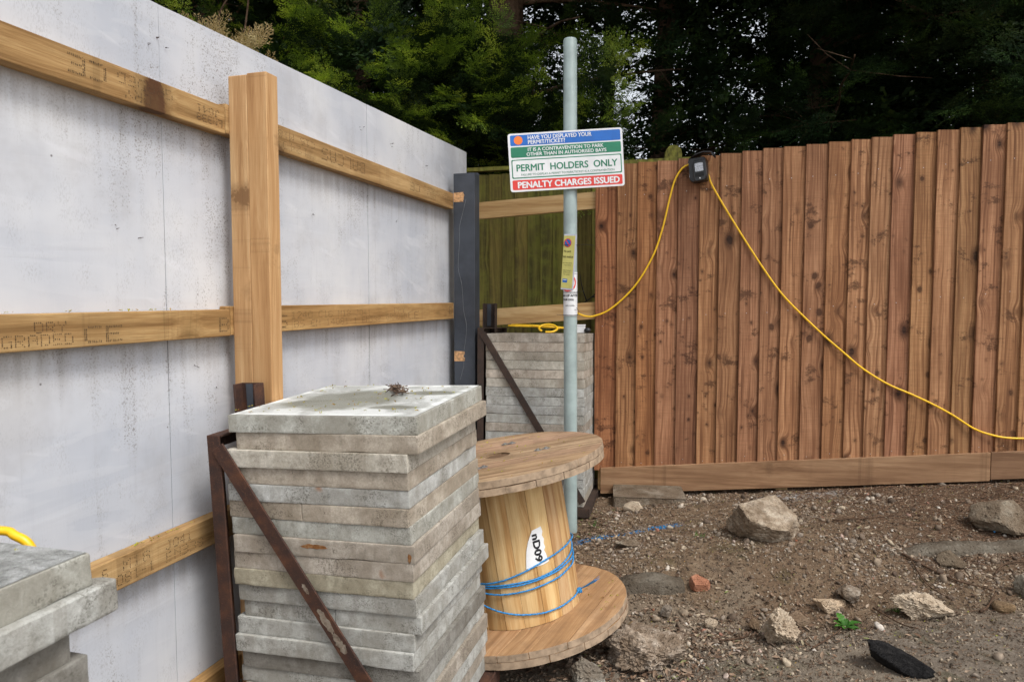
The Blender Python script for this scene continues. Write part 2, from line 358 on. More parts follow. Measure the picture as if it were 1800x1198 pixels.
class Soup:                       # many small loose pieces joined into one mesh
    def __init__(s): s.v = []; s.f = []; s.n = 0
    def add(s, V, F):
        V = np.asarray(V, float); s.v.append(V); s.f.append(np.asarray(F, int) + s.n); s.n += len(V)
    def build(s, name, mat, parent=None, smooth=False, mw=None):
        V = np.concatenate(s.v); F = np.concatenate(s.f); k = F.shape[1]
        me = bpy.data.meshes.new(name); me.vertices.add(len(V)); me.vertices.foreach_set('co', V.astype(np.float32).ravel())
        me.loops.add(F.size); me.loops.foreach_set('vertex_index', F.astype(np.int32).ravel())
        me.polygons.add(len(F)); me.polygons.foreach_set('loop_start', np.arange(0, F.size, k, dtype=np.int32))
        me.update(calc_edges=True); me.validate()
        return link(name, me, mat, parent, smooth, mw)
def lettering(body, w, h, mat, parent, mw, bold=0.0, depth=.0006, align='CENTER', bend=None, name='lettering'):
    cu = bpy.data.curves.new('txt', 'FONT'); cu.body = body; cu.size = 1; cu.extrude = 0; cu.offset = 0; cu.resolution_u = 3
    o = bpy.data.objects.new('txt', cu); COL.objects.link(o); bpy.context.view_layer.update()
    me = bpy.data.meshes.new_from_object(o.evaluated_get(bpy.context.evaluated_depsgraph_get()))
    bpy.data.objects.remove(o); bpy.data.curves.remove(cu)
    xs = [q.co.x for q in me.vertices]; ys = [q.co.y for q in me.vertices]
    x0, x1, y0, y1 = min(xs), max(xs), min(ys), max(ys)
    for q in me.vertices:
        q.co.x = (q.co.x - (x0 + x1) / 2) * w / (x1 - x0); q.co.y = (q.co.y - (y0 + y1) / 2) * h / (y1 - y0); q.co.z = depth
    if bold:
        k_ = bold * h * 1.6; base = [tuple(q.co) for q in me.vertices]; pf = [tuple(p.vertices) for p in me.polygons]; V_, F_ = list(base), list(pf)
        for i_, (ax_, ay_) in enumerate(((k_, 0), (-k_, 0), (0, k_ * .7), (0, -k_ * .7))):
            o_ = len(V_); V_ += [(a + ax_, b + ay_, c + .00004 * (i_ + 1)) for a, b, c in base]; F_ += [tuple(q + o_ for q in f_) for f_ in pf]
        me = bpy.data.meshes.new(name); me.from_pydata(V_, [], F_); me.update()
    if bend:
        bm = bmesh.new(); bm.from_mesh(me)
        bmesh.ops.triangulate(bm, faces=bm.faces)
        for q in bm.verts: q.co = bend(q.co)
        bm.to_mesh(me); bm.free()
    me.name = name; me.materials.clear()
    return link(name, me, mat, parent, False, mw)
F57 = {'A': '01110100011000111111100011000110001', 'B': '11110100011000111110100011000111110', 'C': '01111100001000010000100001000001111', 'D': '11110100011000110001100011000111110',
 'E': '11111100001000011110100001000011111', 'G': '01111100001000010011100011000101111', 'R': '11110100011000111110101001001010001', 'Y': '10001100010101000100001000010000100', 'S': '01111100001000001110000010000111110',
 'N': '10001110011010110011100011000110001', 'M': '10001110111010110101100011000110001', 'J': '00111000100001000010000101001001100', 'O': '01110100011000110001100011000101110', 'L': '10000100001000010000100001000011111',
 '0': '01110100011000110001100011000101110', '1': '00100011000010000100001000010001110', '2': '01110100010000100010001000100011111', '3': '11110000010000101110000010000111110', '4': '00010001100101010010111110001000010',
 '6': '01110100001000011110100011000101110', '8': '01110100011000101110100011000101110', '-': '00000000000000001110000000000000000', '5': '11111100001111000001000011000101110', ' ': '0' * 35}
def dotstamp(soup, text, x0, z0, h, w, flip=False, dot=.0011, dbl=False):
    # dot-matrix ink print on a vertical plane, x along, z up; y is the outward side
    cx = w / (len(text) * 6 - 1); cz = h / 6
    for i, ch in enumerate(text):
        b = F57[ch]
        for r_ in range(7):
            for c in range(5):
                if b[r_ * 5 + c] == '1':
                    for dd in ((0, 0), (.45, 0), (0, .45), (.45, .45)) if dbl else ((0, 0),):
                        x = (i * 6 + c + dd[0]) * cx; z = h - (r_ + dd[1]) * cz
                        if flip: x, z = w - x, h - z
                        x += x0 + random.uniform(-.0004, .0004); z += z0 + random.uniform(-.0004, .0004); d = dot * random.uniform(.7, 1.15)
                        if random.random() < .07: continue
                        soup.add([(x - d, 0, z - d), (x + d, 0, z - d), (x + d, 0, z + d), (x - d, 0, z + d)], [(0, 1, 2, 3)])

# ------------------------------------------------------------------ the ground
def sst(a, b, x): t = min(1, max(0, (x - a) / (b - a))); return t * t * (3 - 2 * t)
def gz(x, y):
    xx = min(max(x, -.35), 6)
    z = .045 + .087 * xx + .122 * sst(2.75, 3.9, y) + .012 * sst(1.2, 2.2, xx) * sst(2.7, 3.2, y)
    if -2 < x < 6 and 0 < y < 6:
        z += .03 * (1 - .7 * sst(3.9, 4.3, y)) * (noise.noise(Vector((x * 1.3, y * 1.6, 0)))) + .012 * noise.noise(Vector((x * 5, y * 5, 3))) + .005 * noise.noise(Vector((x * 17, y * 17, 7)))
        z -= .03 * sst(-.16, .02, y - (4.6 - .176 * (x - .6)))
        z += .055 * math.exp(-((x - 1.35) ** 2 / .5 + (y - 3.45) ** 2 / .12))
        z -= .035 * math.exp(-((x - 1.1) ** 2 / .3 + (y - 3.0) ** 2 / .03))
        z -= .028 * sst(3.33, 3.24, y) * sst(2.6, 3.1, y) * (1 - sst(.9, 1.2, x)) if y < 3.33 else 0
    return z
def axis_(a, b, n, far):
    c = list(np.linspace(a, b, n)); st = (b - a) / n; lo = [a]; hi = [b]
    while lo[-1] > -far: st *= 1.35; lo.append(lo[-1] - st)
    st = (b - a) / n
    while hi[-1] < far: st *= 1.35; hi.append(hi[-1] + st)
    return lo[:0:-1] + c + hi[1:]
gxs = axis_(-1.3, 4.0, 380, 90); gys = axis_(1.4, 5.0, 270, 90)
gv = [(x, y, gz(x, y)) for y in gys for x in gxs]; nx = len(gxs)
gf = [(j * nx + i, j * nx + i + 1, (j + 1) * nx + i + 1, (j + 1) * nx + i) for j in range(len(gys) - 1) for i in range(nx - 1)]
g = G('bare_earth'); P = g.pos(); x, y, z = g.sep(P)
n1 = g.noise(P, 2.3, 5, .65); n2 = g.noise(P, 17, 5, .7); n3 = g.noise(P, 95, 6, .8)
c = g.ramp(n2, [(.3, (.11, .078, .053)), (.5, (.215, .148, .094)), (.7, (.34, .255, .17))])
c = g.mix(g.mr(n1, .42, .6, 0, .6), c, (.19, .125, .08))
path = g.mr(g.math('ADD', y, g.math('MULTIPLY', g.math('SUBTRACT', n1, .5), .5)), 2.95, 2.7, 0, 1)       # worn old tarmac path in front
c = g.mix(g.math('MULTIPLY', path, .8), c, g.ramp(n2, [(.3, (.15, .125, .1)), (.7, (.32, .28, .23))]))
ne = g.math('MULTIPLY', g.mr(x, 1.6, 2.2), g.mr(y, 3.0, 3.3))
c = g.mix(g.math('MULTIPLY', ne, .55), c, g.ramp(n3, [(.35, (.06, .034, .023)), (.65, (.18, .105, .07))]))
c = g.mix(g.mr(n3, .55, .66, 0, .6), c, (.34, .27, .2))
c = g.mix(g.mr(n3, .46, .36, 0, .7), c, (.04, .027, .018))
dust = g.math('MULTIPLY', g.mr(g.math('ABSOLUTE', g.math('SUBTRACT', x, 1.72)), .12, .36, 1, 0), g.mr(g.math('ABSOLUTE', g.math('SUBTRACT', y, 4.2)), .03, .12, 1, 0)); dust = g.math('MULTIPLY', dust, g.mr(g.noise(P, 16, 5, .75), .4, .6))
c = g.mix(g.math('MULTIPLY', dust, .9), c, (.42, .42, .42))
pl2 = g.math('MULTIPLY', g.mr(g.noise(g.vm('ADD', P, (4, 1, 0)), 1.9, 4, .6), .48, .58, 0, .7), g.mr(y, 3.5, 2.9)); c = g.mix(pl2, c, (.3, .25, .19))
moss = g.math('MULTIPLY', g.mr(g.noise(P, 6, 3), .6, .7), .35); c = g.mix(moss, c, (.06, .065, .02))
# sprayed blue marking line on the soil
ln = g.math('ABSOLUTE', g.math('SUBTRACT', y, g.math('ADD', 3.835, g.math('MULTIPLY', g.math('SUBTRACT', x, .65), .22))))
spr = g.math('MULTIPLY', g.mr(g.math('ADD', ln, g.math('MULTIPLY', g.noise(P, 40, 4, .75), .12)), .075, .115, 1, 0), g.math('MULTIPLY', g.mr(x, .3, .42), g.mr(x, .88, .97, 1, 0)))
c = g.mix(g.math('MULTIPLY', spr, .9), c, (.01, .25, .6))
hh = g.math('ADD', g.math('MULTIPLY', n2, .5), g.math('MULTIPLY', n3, .5))
M['ground'] = g.bsdf(c, .95, g.bump(hh, .035, 1.0), spec=.12)
ground = raw('ground', gv, gf, M['ground'], None, True); tag(ground, kind='structure')

# ------------------------------------------------------------------ the painted hoarding on the left
d_ = Vector((.2802, .9599, 0)); n_ = Vector((.9599, -.2802, 0)); UP = Vector((0, 0, 1))
WF = frame((-.95, 2.375, 0), d_, -n_, UP)             # local x along the hoarding, -y towards the yard
hoard = thing('hoarding', 'long hoarding of pale blue-grey painted boards on timber rails and posts', 'hoarding', WF)
def top_z(s): return 1.5 + .876 + .034 * (2.375 + .96 * s - 2.126)
for i, (a, b, oy) in enumerate(((-2.3, -1.524, .001), (-1.521, -.2185, 0), (-.2155, 1.0925, .0014), (1.0955, 2.483, .0004))):
    bm = bmesh.new(); k = 14
    grid = [[bm.verts.new((a + (b - a) * u / k, .047 + oy, .02 + (top_z(a + (b - a) * u / k) - .02) * w_ / 12)) for u in range(k + 1)] for w_ in range(13)]
    for r_ in grid:
        for q in r_: q.co.y += .0025 * noise.noise(q.co * 1.7 + Vector((i * 9, 0, 0))) + (.0015 if q in (r_[0], r_[-1]) else 0)
    for j in range(12):
        for u in range(k): bm.faces.new((grid[j][u], grid[j][u + 1], grid[j + 1][u + 1], grid[j + 1][u]))
    ext = bmesh.ops.extrude_face_region(bm, geom=list(bm.faces)); vs_ = [q for q in ext['geom'] if isinstance(q, bmesh.types.BMVert)]
    for q in vs_: q.co.y = .061 + oy
    bmesh.ops.recalc_face_normals(bm, faces=bm.faces)
    me = bpy.data.meshes.new('board_panel'); bm.to_mesh(me); bm.free(); link('board_panel', me, M['board'], hoard)
rails = []
for (a, b, z0, z1, tilt) in ((-2.2, .012, 2.042, 2.131, .0), (.015, 2.108, 2.046, 2.143, 0), (-2.2, .014, 1.375, 1.464, 0), (.017, 2.108, 1.377, 1.4745, 0),
                             (-2.2, .016, .698, .79, 0), (.02, 2.108, .698, .79, 0), (-2.2, .01, .18, .27, 0), (.013, 2.1, .18, .27, 0)):
    r_ = link('rail', box_me('rail', (a, .0, z0), (b, .0455, z1), .003, 2), M['rail'], hoard); r_.color = random.choice(((1, 1, 1, 1), (.94, .92, .88, 1), (1, .95, .86, 1))); rails.append(r_)
def stamps(rail, items):
    for (t, a, b, z0, z1, fl, db) in items:
        s_ = Soup(); dotstamp(s_, t, a, z0, z1 - z0, b - a, fl, .0014 if not db else .0013, db)
        tag(s_.build('stamp', M['stamp'], rail, mw=T(0, -.0006, 0)), kind='stuff')
stamps(rails[0], [('CE', -.585, -.465, 2.07, 2.112, 1, 1), ('GRADED', -.43, -.226, 2.088, 2.114, 1, 0), ('DRY', -.405, -.31, 2.053, 2.078, 1, 0), ('EN338', -.125, -.005, 2.06, 2.08, 1, 0), ('JO41', -.125, -.02, 2.088, 2.108, 1, 0)])
stamps(rails[1], [('C16 M18', .3, .55, 2.1, 2.124, 1, 0), ('1240', .33, .5, 2.062, 2.088, 1, 0), ('BALCAS', .6, .975, 2.072, 2.115, 1, 1), ('CE', 1.466, 1.6, 2.074, 2.112, 1, 1), ('GRADED', 1.65, 1.88, 2.095, 2.12, 1, 0), ('DRY', 1.68, 1.82, 2.063, 2.087, 1, 0), ('EN338', 1.93, 2.09, 2.09, 2.112, 1, 0)])
stamps(rails[2], [('GRADED', -.78, -.589, 1.387, 1.412, 0, 0), ('DRY', -.698, -.608, 1.418, 1.442, 0, 0), ('CE', -.558, -.434, 1.389, 1.427, 0, 1)])
stamps(rails[2], [('B', -.04, .01, 1.395, 1.437, 0, 1)])
stamps(rails[3], [('S', .30, .345, 1.395, 1.437, 0, 1), ('1240 C16 M18 JO41', .372, 1.02, 1.424, 1.449, 0, 0), ('BS EN 14081-1 EN338', .39, 1.12, 1.391, 1.415, 0, 0), ('DRY', 1.27, 1.4, 1.43, 1.454, 0, 0), ('GRADED', 1.18, 1.42, 1.398, 1.422, 0, 0), ('CE', 1.44, 1.58, 1.396, 1.432, 0, 1), ('B', 2.03, 2.08, 1.41, 1.45, 0, 1)])
stamps(rails[4], [('6', -.53, -.51, .748, .772, 0, 0), ('M18', -.46, -.36, .748, .774, 0, 0), ('JO41', -.3, -.19, .75, .776, 0, 0), ('14081-1', -.54, -.345, .712, .738, 0, 0), ('EN338', -.3, -.14, .714, .74, 0, 0)])
# laminated timber post standing in front of the rails: two strips side by side
tp = link('timber_post', box_me('timber_post', (.029, -.0725, .02), (.0915, -.0005, 2.235), .0035, 2), M['post'], hoard)
tp2 = link('post_strip', box_me('post_strip', (.0292, -.1465, .02), (.0925, -.0727, 2.2385), .0025, 2), M['post'], tp); tp2.color = (1, .97, .93, 1)
# dark grey painted post at the far end
gp = link('painted_post', box_me('painted_post', (2.11, -.1377, .03), (2.172, -.0002, 2.262), .003, 2), M['grey_paint'], hoard)
box('corner_strip', (2.174, -.136, .03), (2.205, -.012, 2.272), M['grey_paint'], gp, .004)
def patch(z0, z1, seed):
    rr = random.Random(seed); L = []; n = 14
    for i in range(n): L.append((-.0015 - .0 * i, z0 + (z1 - z0) * i / (n - 1)))
    Rr = [(-.066 + rr.uniform(-.006, .006) * (1 if 0 < i < n - 1 else 0), z0 + (z1 - z0) * i / (n - 1)) for i in range(n)]
    pts = [(y_, z_ + (rr.uniform(-.004, .004))) for y_, z_ in L] + Rr[::-1]
    prism('bare_patch', pts, 0, .0012, M['bare'], gp, mw=Matrix(((0, 0, -1, 2.1098), (1, 0, 0, 0), (0, 1, 0, 0), (0, 0, 0, 1))))
patch(2.09, 2.148, 1); patch(1.115, 1.175, 4)
P_ = [(2.1092, -.1 + .07 * t + .012 * math.sin(t * 9) + .004 * math.sin(t * 40), 2.13 - 1.15 * t ** .9) for t in [0, .05, .1, .16, .22, .3, .36, .42, .5, .6, .7, .8, .9, 1]]
P_ = [(p[0], -.03 - (p[1] + .1), p[2]) for p in P_][::-1]
tube('paint_drip', [(2.1094, -.04 - .03 * math.sin(i * .5) - .006 * math.sin(i * 2.1) - .03 * (i / 13), 1.0 + i * .085) for i in range(14)], .0011, plain('pale_drip', (.2, .21, .22)), gp, 4)
sc_ = Soup()                                                              # staple and screw ends poking from the boards
for px_, z_ in ((-.36, 2.36), (-.236, 2.27), (-.225, 2.272), (-.2, 2.26), (-.27, 2.245), (.32, 2.25), (1.02, 2.29), (1.06, 2.3), (1.35, 2.28), (1.37, 2.29), (1.8, 2.26), (2.3, 2.24), (-.4, 1.7), (-.32, 1.68), (-.1, 1.28), (.0, 1.2), (1.4, 1.9), (.6, 1.85), (-.7, 2.3)):
    for q in range(2):
        a = Vector((px_ + random.uniform(-.008, .008), .0475, z_ + random.uniform(-.006, .006))); b = a + Vector((random.uniform(-.006, .006), -.008, random.uniform(-.005, .004)))
        sc_.add([a, a + Vector((.0014, 0, 0)), b + Vector((.001, 0, .001)), b, a + Vector((0, 0, .0014)), a + Vector((0, 0, -.001)), b, b + Vector((0, 0, .001))], [(0, 1, 2, 3), (4, 5, 6, 7)])
tag(sc_.build('staple', M['rust_dark'], hoard), kind='stuff')

# ------------------------------------------------------------------ new brown closeboard fence
fe = Vector((math.cos(R(-10)), math.sin(R(-10)), 0)); fn = Vector((-fe.y, fe.x, 0))
FF = frame((.595, 4.62, 0), fe, fn, UP)               # local x along the fence, -y towards the camera
fence = thing('closeboard_fence', 'new reddish brown closeboard fence of upright knotty boards climbing to the right', 'fence', FF)
BO = [(-.055, 2.357), (.083, 2.356), (.208, 2.363), (.332, 2.366), (.462, 2.376), (.594, 2.389), (.714, 2.399), (.844, 2.409), (.968, 2.422), (1.088, 2.427), (1.217, 2.436), (1.348, 2.446), (1.474, 2.455), (1.589, 2.464), (1.71, 2.475), (1.835, 2.483), (1.953, 2.492), (2.076, 2.501), (2.195, 2.512), (2.321, 2.518), (2.44, 2.531), (2.56, 2.541), (2.68, 2.551)]
def fbot(s): return .392 + .0815 * s
nails = Soup()
for i, (s, zt) in enumerate(BO):
    w_ = (BO[i + 1][0] if i + 1 < len(BO) else s + .12) - s + .022
    z0 = fbot(s) + (0 if i else -.008); lean = random.uniform(-.002, .002); n = 22; vs = []; fs = []
    for j in range(n + 1):
        z = z0 + (zt - z0) * j / n; e0 = .0012 * noise.noise(Vector((i * 7.1, z * 4, 0))) + lean * (j / n); e1 = .0012 * noise.noise(Vector((i * 3.3, z * 5, 4)))
        bow = .0025 * noise.noise(Vector((i * 5.7, z * 1.1, 9)))
        # thick edge on the left (proud), thin edge on the right tucked under the next board
        vs += [(e0, -.0225 + bow, z), (e0 + .002, -.0248 + bow, z), (w_ * .5, -.0155 + bow, z), (w_ + e1, -.005 + bow * .4, z), (w_ + e1, 0, z), (e0, -.001, z)]
    for j in range(n):
        for k in range(6): k2 = (k + 1) % 6; fs.append((j * 6 + k, j * 6 + k2, (j + 1) * 6 + k2, (j + 1) * 6 + k))
    fs += [tuple(range(6))[::-1], tuple(range(n * 6, n * 6 + 6))]
    o = raw('board', vs, fs, M['fence'], fence, mw=T(s, 0, 0))
    t = random.uniform(.66, 1.0); o.color = (t, t * random.uniform(.9, 1), t * random.uniform(.84, 1), 1)
    if i == 2: o.color = (.86, .74, .62, 1)
    if i == 0: o.color = (.82, .66, .6, 1)
    for zz in (z0 + .035, z0 + .95, zt - .2):
        cx, cz = s + .045 + random.uniform(-.006, .006), zz + random.uniform(-.012, .012)
        nails.add([(cx + .0026 * math.cos(a * math.pi / 3), -.0235, cz + .0026 * math.sin(a * math.pi / 3)) for a in range(6)], [(0, 1, 2, 3), (0, 3, 4, 5)])
tag(nails.build('nail', M['metal'], fence), kind='stuff')
def gboard(a, b, h0, h1):
    vs = []; 
    for s in (a, b):
        for (y, z) in ((-.034, fbot(s) - h1), (-.002, fbot(s) - h1), (-.002, fbot(s) + h0), (-.034, fbot(s) + h0)): vs.append((s, y, z))
    me = bpy.data.meshes.new('gravel_board'); bm = bmesh.new(); q = [bm.verts.new(p) for p in vs]
    for f in ((0, 1, 2, 3), (7, 6, 5, 4), (0, 4, 5, 1), (1, 5, 6, 2), (2, 6, 7, 3), (3, 7, 4, 0)): bm.faces.new([q[k] for k in f])
    bmesh.ops.bevel(bm, geom=list(bm.edges), offset=.0025, segments=1, affect='EDGES'); bmesh.ops.recalc_face_normals(bm, faces=bm.faces)
    bm.to_mesh(me); bm.free(); return link('gravel_board', me, M['plinth'], fence)
gboard(-.012, 2.298, .006, .166).color = (1, .93, .85, 1); gboard(2.3, 2.8, .008, .158).color = (.9, .84, .8, 1)
for (y0, zl, h) in ((.002, 2.03, .108), (.002, 1.318, .11)):     # fresh arris rails, open to view left of the boards
    vs = []
    for s in (-.86, 2.75):
        zb = zl + (.0665 if zl > 2 else .0665) * (s + .81)
        for (y, z) in ((y0, zb), (y0 + .045, zb), (y0 + .045, zb + h), (y0, zb + h)): vs.append((s, y, z))
    o = raw('rail', vs, [(0, 1, 2, 3), (7, 6, 5, 4), (0, 4, 5, 1), (1, 5, 6, 2), (2, 6, 7, 3), (3, 7, 4, 0)], M['pale_rail'], fence)
box('post', (1.09, .05, -.1), (1.17, .13, 2.35), M['post'], fence, .003)
box('post_foot', (1.088, -.001, -.1), (1.158, .045, fbot(1.1) - .02), M['pale_rail'], fence, .003)
box('post', (2.72, .05, -.1), (2.8, .13, 2.5), M['post'], fence, .003)
box('post', (-.03, .004, .24), (.018, .045, .62), M['pale_rail'], fence, .003)

# ------------------------------------------------------------------ old mossy fence behind
OF = frame((-.9, 5.28, 0), Vector((math.cos(R(-5)), math.sin(R(-5)), 0)), Vector((math.sin(R(5)), math.cos(R(5)), 0)), UP)
oldf = thing('old_fence', 'old green algae covered board fence seen through the gap behind the pole', 'fence', OF)
for i in range(24):
    s = i * .0925; zt = 2.37 + .035 * s
    vs = [];
    for z in (.1, zt): vs += [(0, -.016, z), (.003, -.018, z), (.108, -.005, z), (.108, 0, z), (0, 0, z)]
    fs = [(k, (k + 1) % 5, (k + 1) % 5 + 5, k + 5) for k in range(5)] + [(4, 3, 2, 1, 0), (5, 6, 7, 8, 9)]
    o = raw('board', vs, fs, M['old'], oldf, mw=T(s, 0, 0)); t = random.uniform(.6, 1); o.color = (t, t * random.uniform(.85, 1), t, 1)
vs = []
for s in (-.05, 2.2):
    z = 2.395 + .033 * s
    vs += [(s, -.035, z), (s, .03, z), (s, .03, z + .03), (s, -.035, z + .026)]
raw('cap_rail', vs, [(0, 1, 2, 3), (7, 6, 5, 4), (0, 4, 5, 1), (1, 5, 6, 2), (2, 6, 7, 3), (3, 7, 4, 0)], M['old'], oldf)
pp = [(.058 * math.cos(a), .058 * math.sin(a)) for a in [math.pi * k / 12 for k in range(13)]]
o = prism('round_top_post', [(-.058, -2.3)] + [(.058, -2.3)] + pp, -.04, .04, M['old'], oldf, mw=frame((2.06, .1, 2.54), Vector((1, 0, 0)), Vector((0, 0, 1)), Vector((0, -1, 0))), bev=.004)
o.color = (1, 1, 1, 1)

# ------------------------------------------------------------------ concrete concrete slabs
def slab_me(name, x0, x1, y0, y1, t, seed, rb=.0035, chip=.008):
    def ax(a, b, st): k = max(2, int((b - a) / st)); return [a, a + .003] + list(np.linspace(a + .008, b - .008, k)) + [b - .003, b]
    X, Y, Z = ax(x0, x1, .018), ax(y0, y1, .018), [-t, -t + .003, -t + .008, -t * .5, -.008, -.003, 0]
    idx = {}; vs = []
    def V(i, j, k):
        key = (i, j, k)
        if key not in idx: idx[key] = len(vs); vs.append(Vector((X[i], Y[j], Z[k])))
        return idx[key]
    fs = []; a, b, c = len(X) - 1, len(Y) - 1, len(Z) - 1
    for i in range(a):
        for j in range(b): fs.append((V(i, j, c), V(i + 1, j, c), V(i + 1, j + 1, c), V(i, j + 1, c))); fs.append((V(i, j, 0), V(i, j + 1, 0), V(i + 1, j + 1, 0), V(i + 1, j, 0)))
    for i in range(a):
        for k in range(c): fs.append((V(i, 0, k), V(i + 1, 0, k), V(i + 1, 0, k + 1), V(i, 0, k + 1))); fs.append((V(i, b, k), V(i, b, k + 1), V(i + 1, b, k + 1), V(i + 1, b, k)))
    for j in range(b):
        for k in range(c): fs.append((V(0, j, k), V(0, j, k + 1), V(0, j + 1, k + 1), V(0, j + 1, k))); fs.append((V(a, j, k), V(a, j + 1, k), V(a, j + 1, k + 1), V(a, j, k + 1)))
    sh = Vector((seed * 3.7, seed * 1.9, seed * 5.3))
    for q in vs:
        n1 = noise.noise(q * 11 + sh); n2 = noise.noise(q * 45 + sh)
        r = rb * .8 + max(0, n1 - .42) * chip * 3.0 + max(0, n2 - .1) * chip * .7
        lo = Vector((x0 + r, y0 + r, -t + r)); hi = Vector((x1 - r, y1 - r, -r))
        c_ = Vector((min(max(q.x, lo.x), hi.x), min(max(q.y, lo.y), hi.y), min(max(q.z, lo.z), hi.z)))
        dv = q - c_
        if dv.length > 1e-6: q.xyz = c_ + dv.normalized() * min(r, dv.length) if dv.length > r else q
        q += Vector((n2, noise.noise(q * 33 - sh), .4 * n1)) * .0007
    me = bpy.data.meshes.new(name); me.from_pydata([tuple(q) for q in vs], [], fs); me.update(); me.shade_smooth(); me.set_sharp_from_angle(angle=R(24)); return me
slab_v = [slab_me('concrete_block', -.3, .3, -.3, .3, .0526, i, .0016 + .0004 * (i % 3), (.003, .005, .004, .008, .005, .009)[i]) for i in range(6)]
def cracked(seed, xc):
    a = slab_me('concrete_block', -.3, xc - .0012, -.3, .3, .0526, seed, .0016, .004); b = slab_me('concrete_block', xc + .0012, .3, -.3, .3, .0526, seed + 5, .0016, .004)
    bm = bmesh.new(); bm.from_mesh(a); bm.from_mesh(b)
    for q in bm.verts:
        if abs(q.co.x - xc) < .006: q.co.x += .007 * noise.noise(Vector((q.co.y * 9, q.co.z * 60, seed)))
        if q.co.x > xc: q.co.z -= .0006
    bm.to_mesh(a); bm.free(); a.shade_smooth(); a.set_sharp_from_angle(angle=R(24)); return a
ORD = ['topmost', 'second', 'third', 'fourth', 'fifth', 'sixth', 'seventh', 'eighth', 'ninth', 'tenth', 'eleventh', 'twelfth', 'thirteenth', 'fourteenth', 'fifteenth', 'sixteenth', 'seventeenth', 'eighteenth', 'nineteenth', 'twentieth', 'twenty-first']
TONE = {'g': ('greenish grey', (.88, .9, .87)), 'b': ('beige', (.86, .77, .67)), 'l': ('light beige', (.98, .93, .85)), 'w': ('bluish white', (.95, .98, 1.0)), 'm': ('warm grey', (.84, .77, .7)), 'y': ('yellowish grey', (.84, .79, .64)), 'c': ('cool grey', (.86, .88, .88)), 'd': ('dark grey', (.5, .49, .47)), 'p': ('pinkish', (1, .87, .78))}
def stack(Fm, tones, t, where, group, shifts, special):
    out = []
    for k, tn in enumerate(tones):
        word, colr = TONE[tn]
        me = special[k][0] if k in special and special[k][0] else slab_v[(k * 5 + len(tones)) % 6]
        rr = random.Random(k * 13 + len(tones)); sx, sy, yw = shifts.get(k, ((rr.uniform(-.006, .008), rr.uniform(-.005, .007), rr.uniform(-.6, .6)) if t < .0535 else (rr.uniform(-.002, .003), rr.uniform(-.002, .002), rr.uniform(-.25, .25))))
        o = bpy.data.objects.new('concrete_block', me); COL.objects.link(o)
        if not me.materials: me.materials.append(M['conc'])
        o.matrix_world = Fm @ T(-.3 + sx, .3 + sy, -k * t) @ Matrix.Rotation(R(yw), 4, 'Z')
        ex = special[k][1] if k in special and special[k][1] else ''
        if k == 0: lab = f'topmost {word} concrete slab of {where}' + ex
        else: lab = f'{word} concrete slab, {ORD[k]} from the top of {where}' + ex
        tag(o, lab, 'slab', group); j = rr.uniform(.94, 1.04)
        o.color = (*[min(1.0, q * j) for q in colr], 1); out.append(o)
    return out
def SF(o, r_, dn, b): return frame(o, Vector(r_), Vector(b), -Vector(dn))
N_F = SF((-.302, 1.976, 1.168), (.9594, -.2802, .0335), (.0408, .0203, -.999), (.2792, .9597, .0309))
top_me = slab_me('concrete_block', -.308, .308, -.3, .3, .0526, 21, .0016, .003)
st1 = stack(N_F, 'gblbwbgmmyccccdcmcmc', .053, 'the middle stack', 'slabs in the middle rusty rack',
            {0: (.02, .003, 1.0), 1: (.038, .004, -.4), 2: (.0, -.006, .4), 3: (-.001, .002, .2), 11: (.018, .012, -.7), 8: (.002, .0, 0), 13: (-.01, -.006, 0)},
            {0: (top_me, ', holding a heap of twigs'), 1: (None, ', jutting to the right'), 5: (cracked(31, -.045), ', cracked in its front edge'), 11: (cracked(37, .02), ', cracked behind the brace')})
tf = raw('dimpled_face', [(-.6 + .02, .02 + .0, .0), (-.6 + .58, .02, .0), (-.02, .58, .0), (-.58, .58, .0)], [(0, 1, 2, 3)], M['conc_top'], st1[0], mw=T(.3, -.3, .0014))
# the face plate of the upper slab covers its whole top
tf.data.clear_geometry(); tf.data.from_pydata([(-.6008, .0045, 0), (-.004 + .0045, .0045, 0), (-.004 + .0045, .5955, 0), (-.6008, .5955, 0)], [], [(0, 1, 2, 3)])
def blotch(name, w, h, seed, mat, par, mw):
    rr = random.Random(seed); pts = [(w * math.cos(a) * rr.uniform(.75, 1.1), h * math.sin(a) * rr.uniform(.6, 1.15)) for a in np.linspace(0, 2 * math.pi, 27)[:-1]]
    return prism(name, pts, 0, .0004, mat, par, mw=mw)
M['ruststain'] = stone('rust_stain', (.42, .19, .07), (.5, .3, .16), (.28, .11, .04), 60); M['scrape'] = stone('pale_scrape', (.38, .31, .24), (.52, .45, .37), (.08, .04, .03), 50)
fr_ = Matrix(((1, 0, 0, 0), (0, 0, -1, 0), (0, 1, 0, 0), (0, 0, 0, 1)))
blotch('rust_stain', .045, .008, 3, M['ruststain'], st1[7], T(-.02, -.3005, -.02) @ fr_); blotch('rust_stain', .006, .014, 5, M['ruststain'], st1[7], T(.285, -.3005, -.035) @ fr_)
F_F = SF((.4281, 4.1823, 1.2917), (.9753, -.2208, .0032), (-.0053, -.0378, -.9993), (.2208, .9746, -.0381))
st2 = stack(F_F, 'mpllplccwwmcclwcccl', .054, 'the far stack', 'slabs in the far rusty rack', {}, {0: (None, ', under the yellow cable coil')})
L_F = SF((-.658 - .279 * .6, 1.09 - .96 * .6, 1.1), (.9599, -.2802, .012), (.01, .01, -.9999), (.2802, .9599, .008))
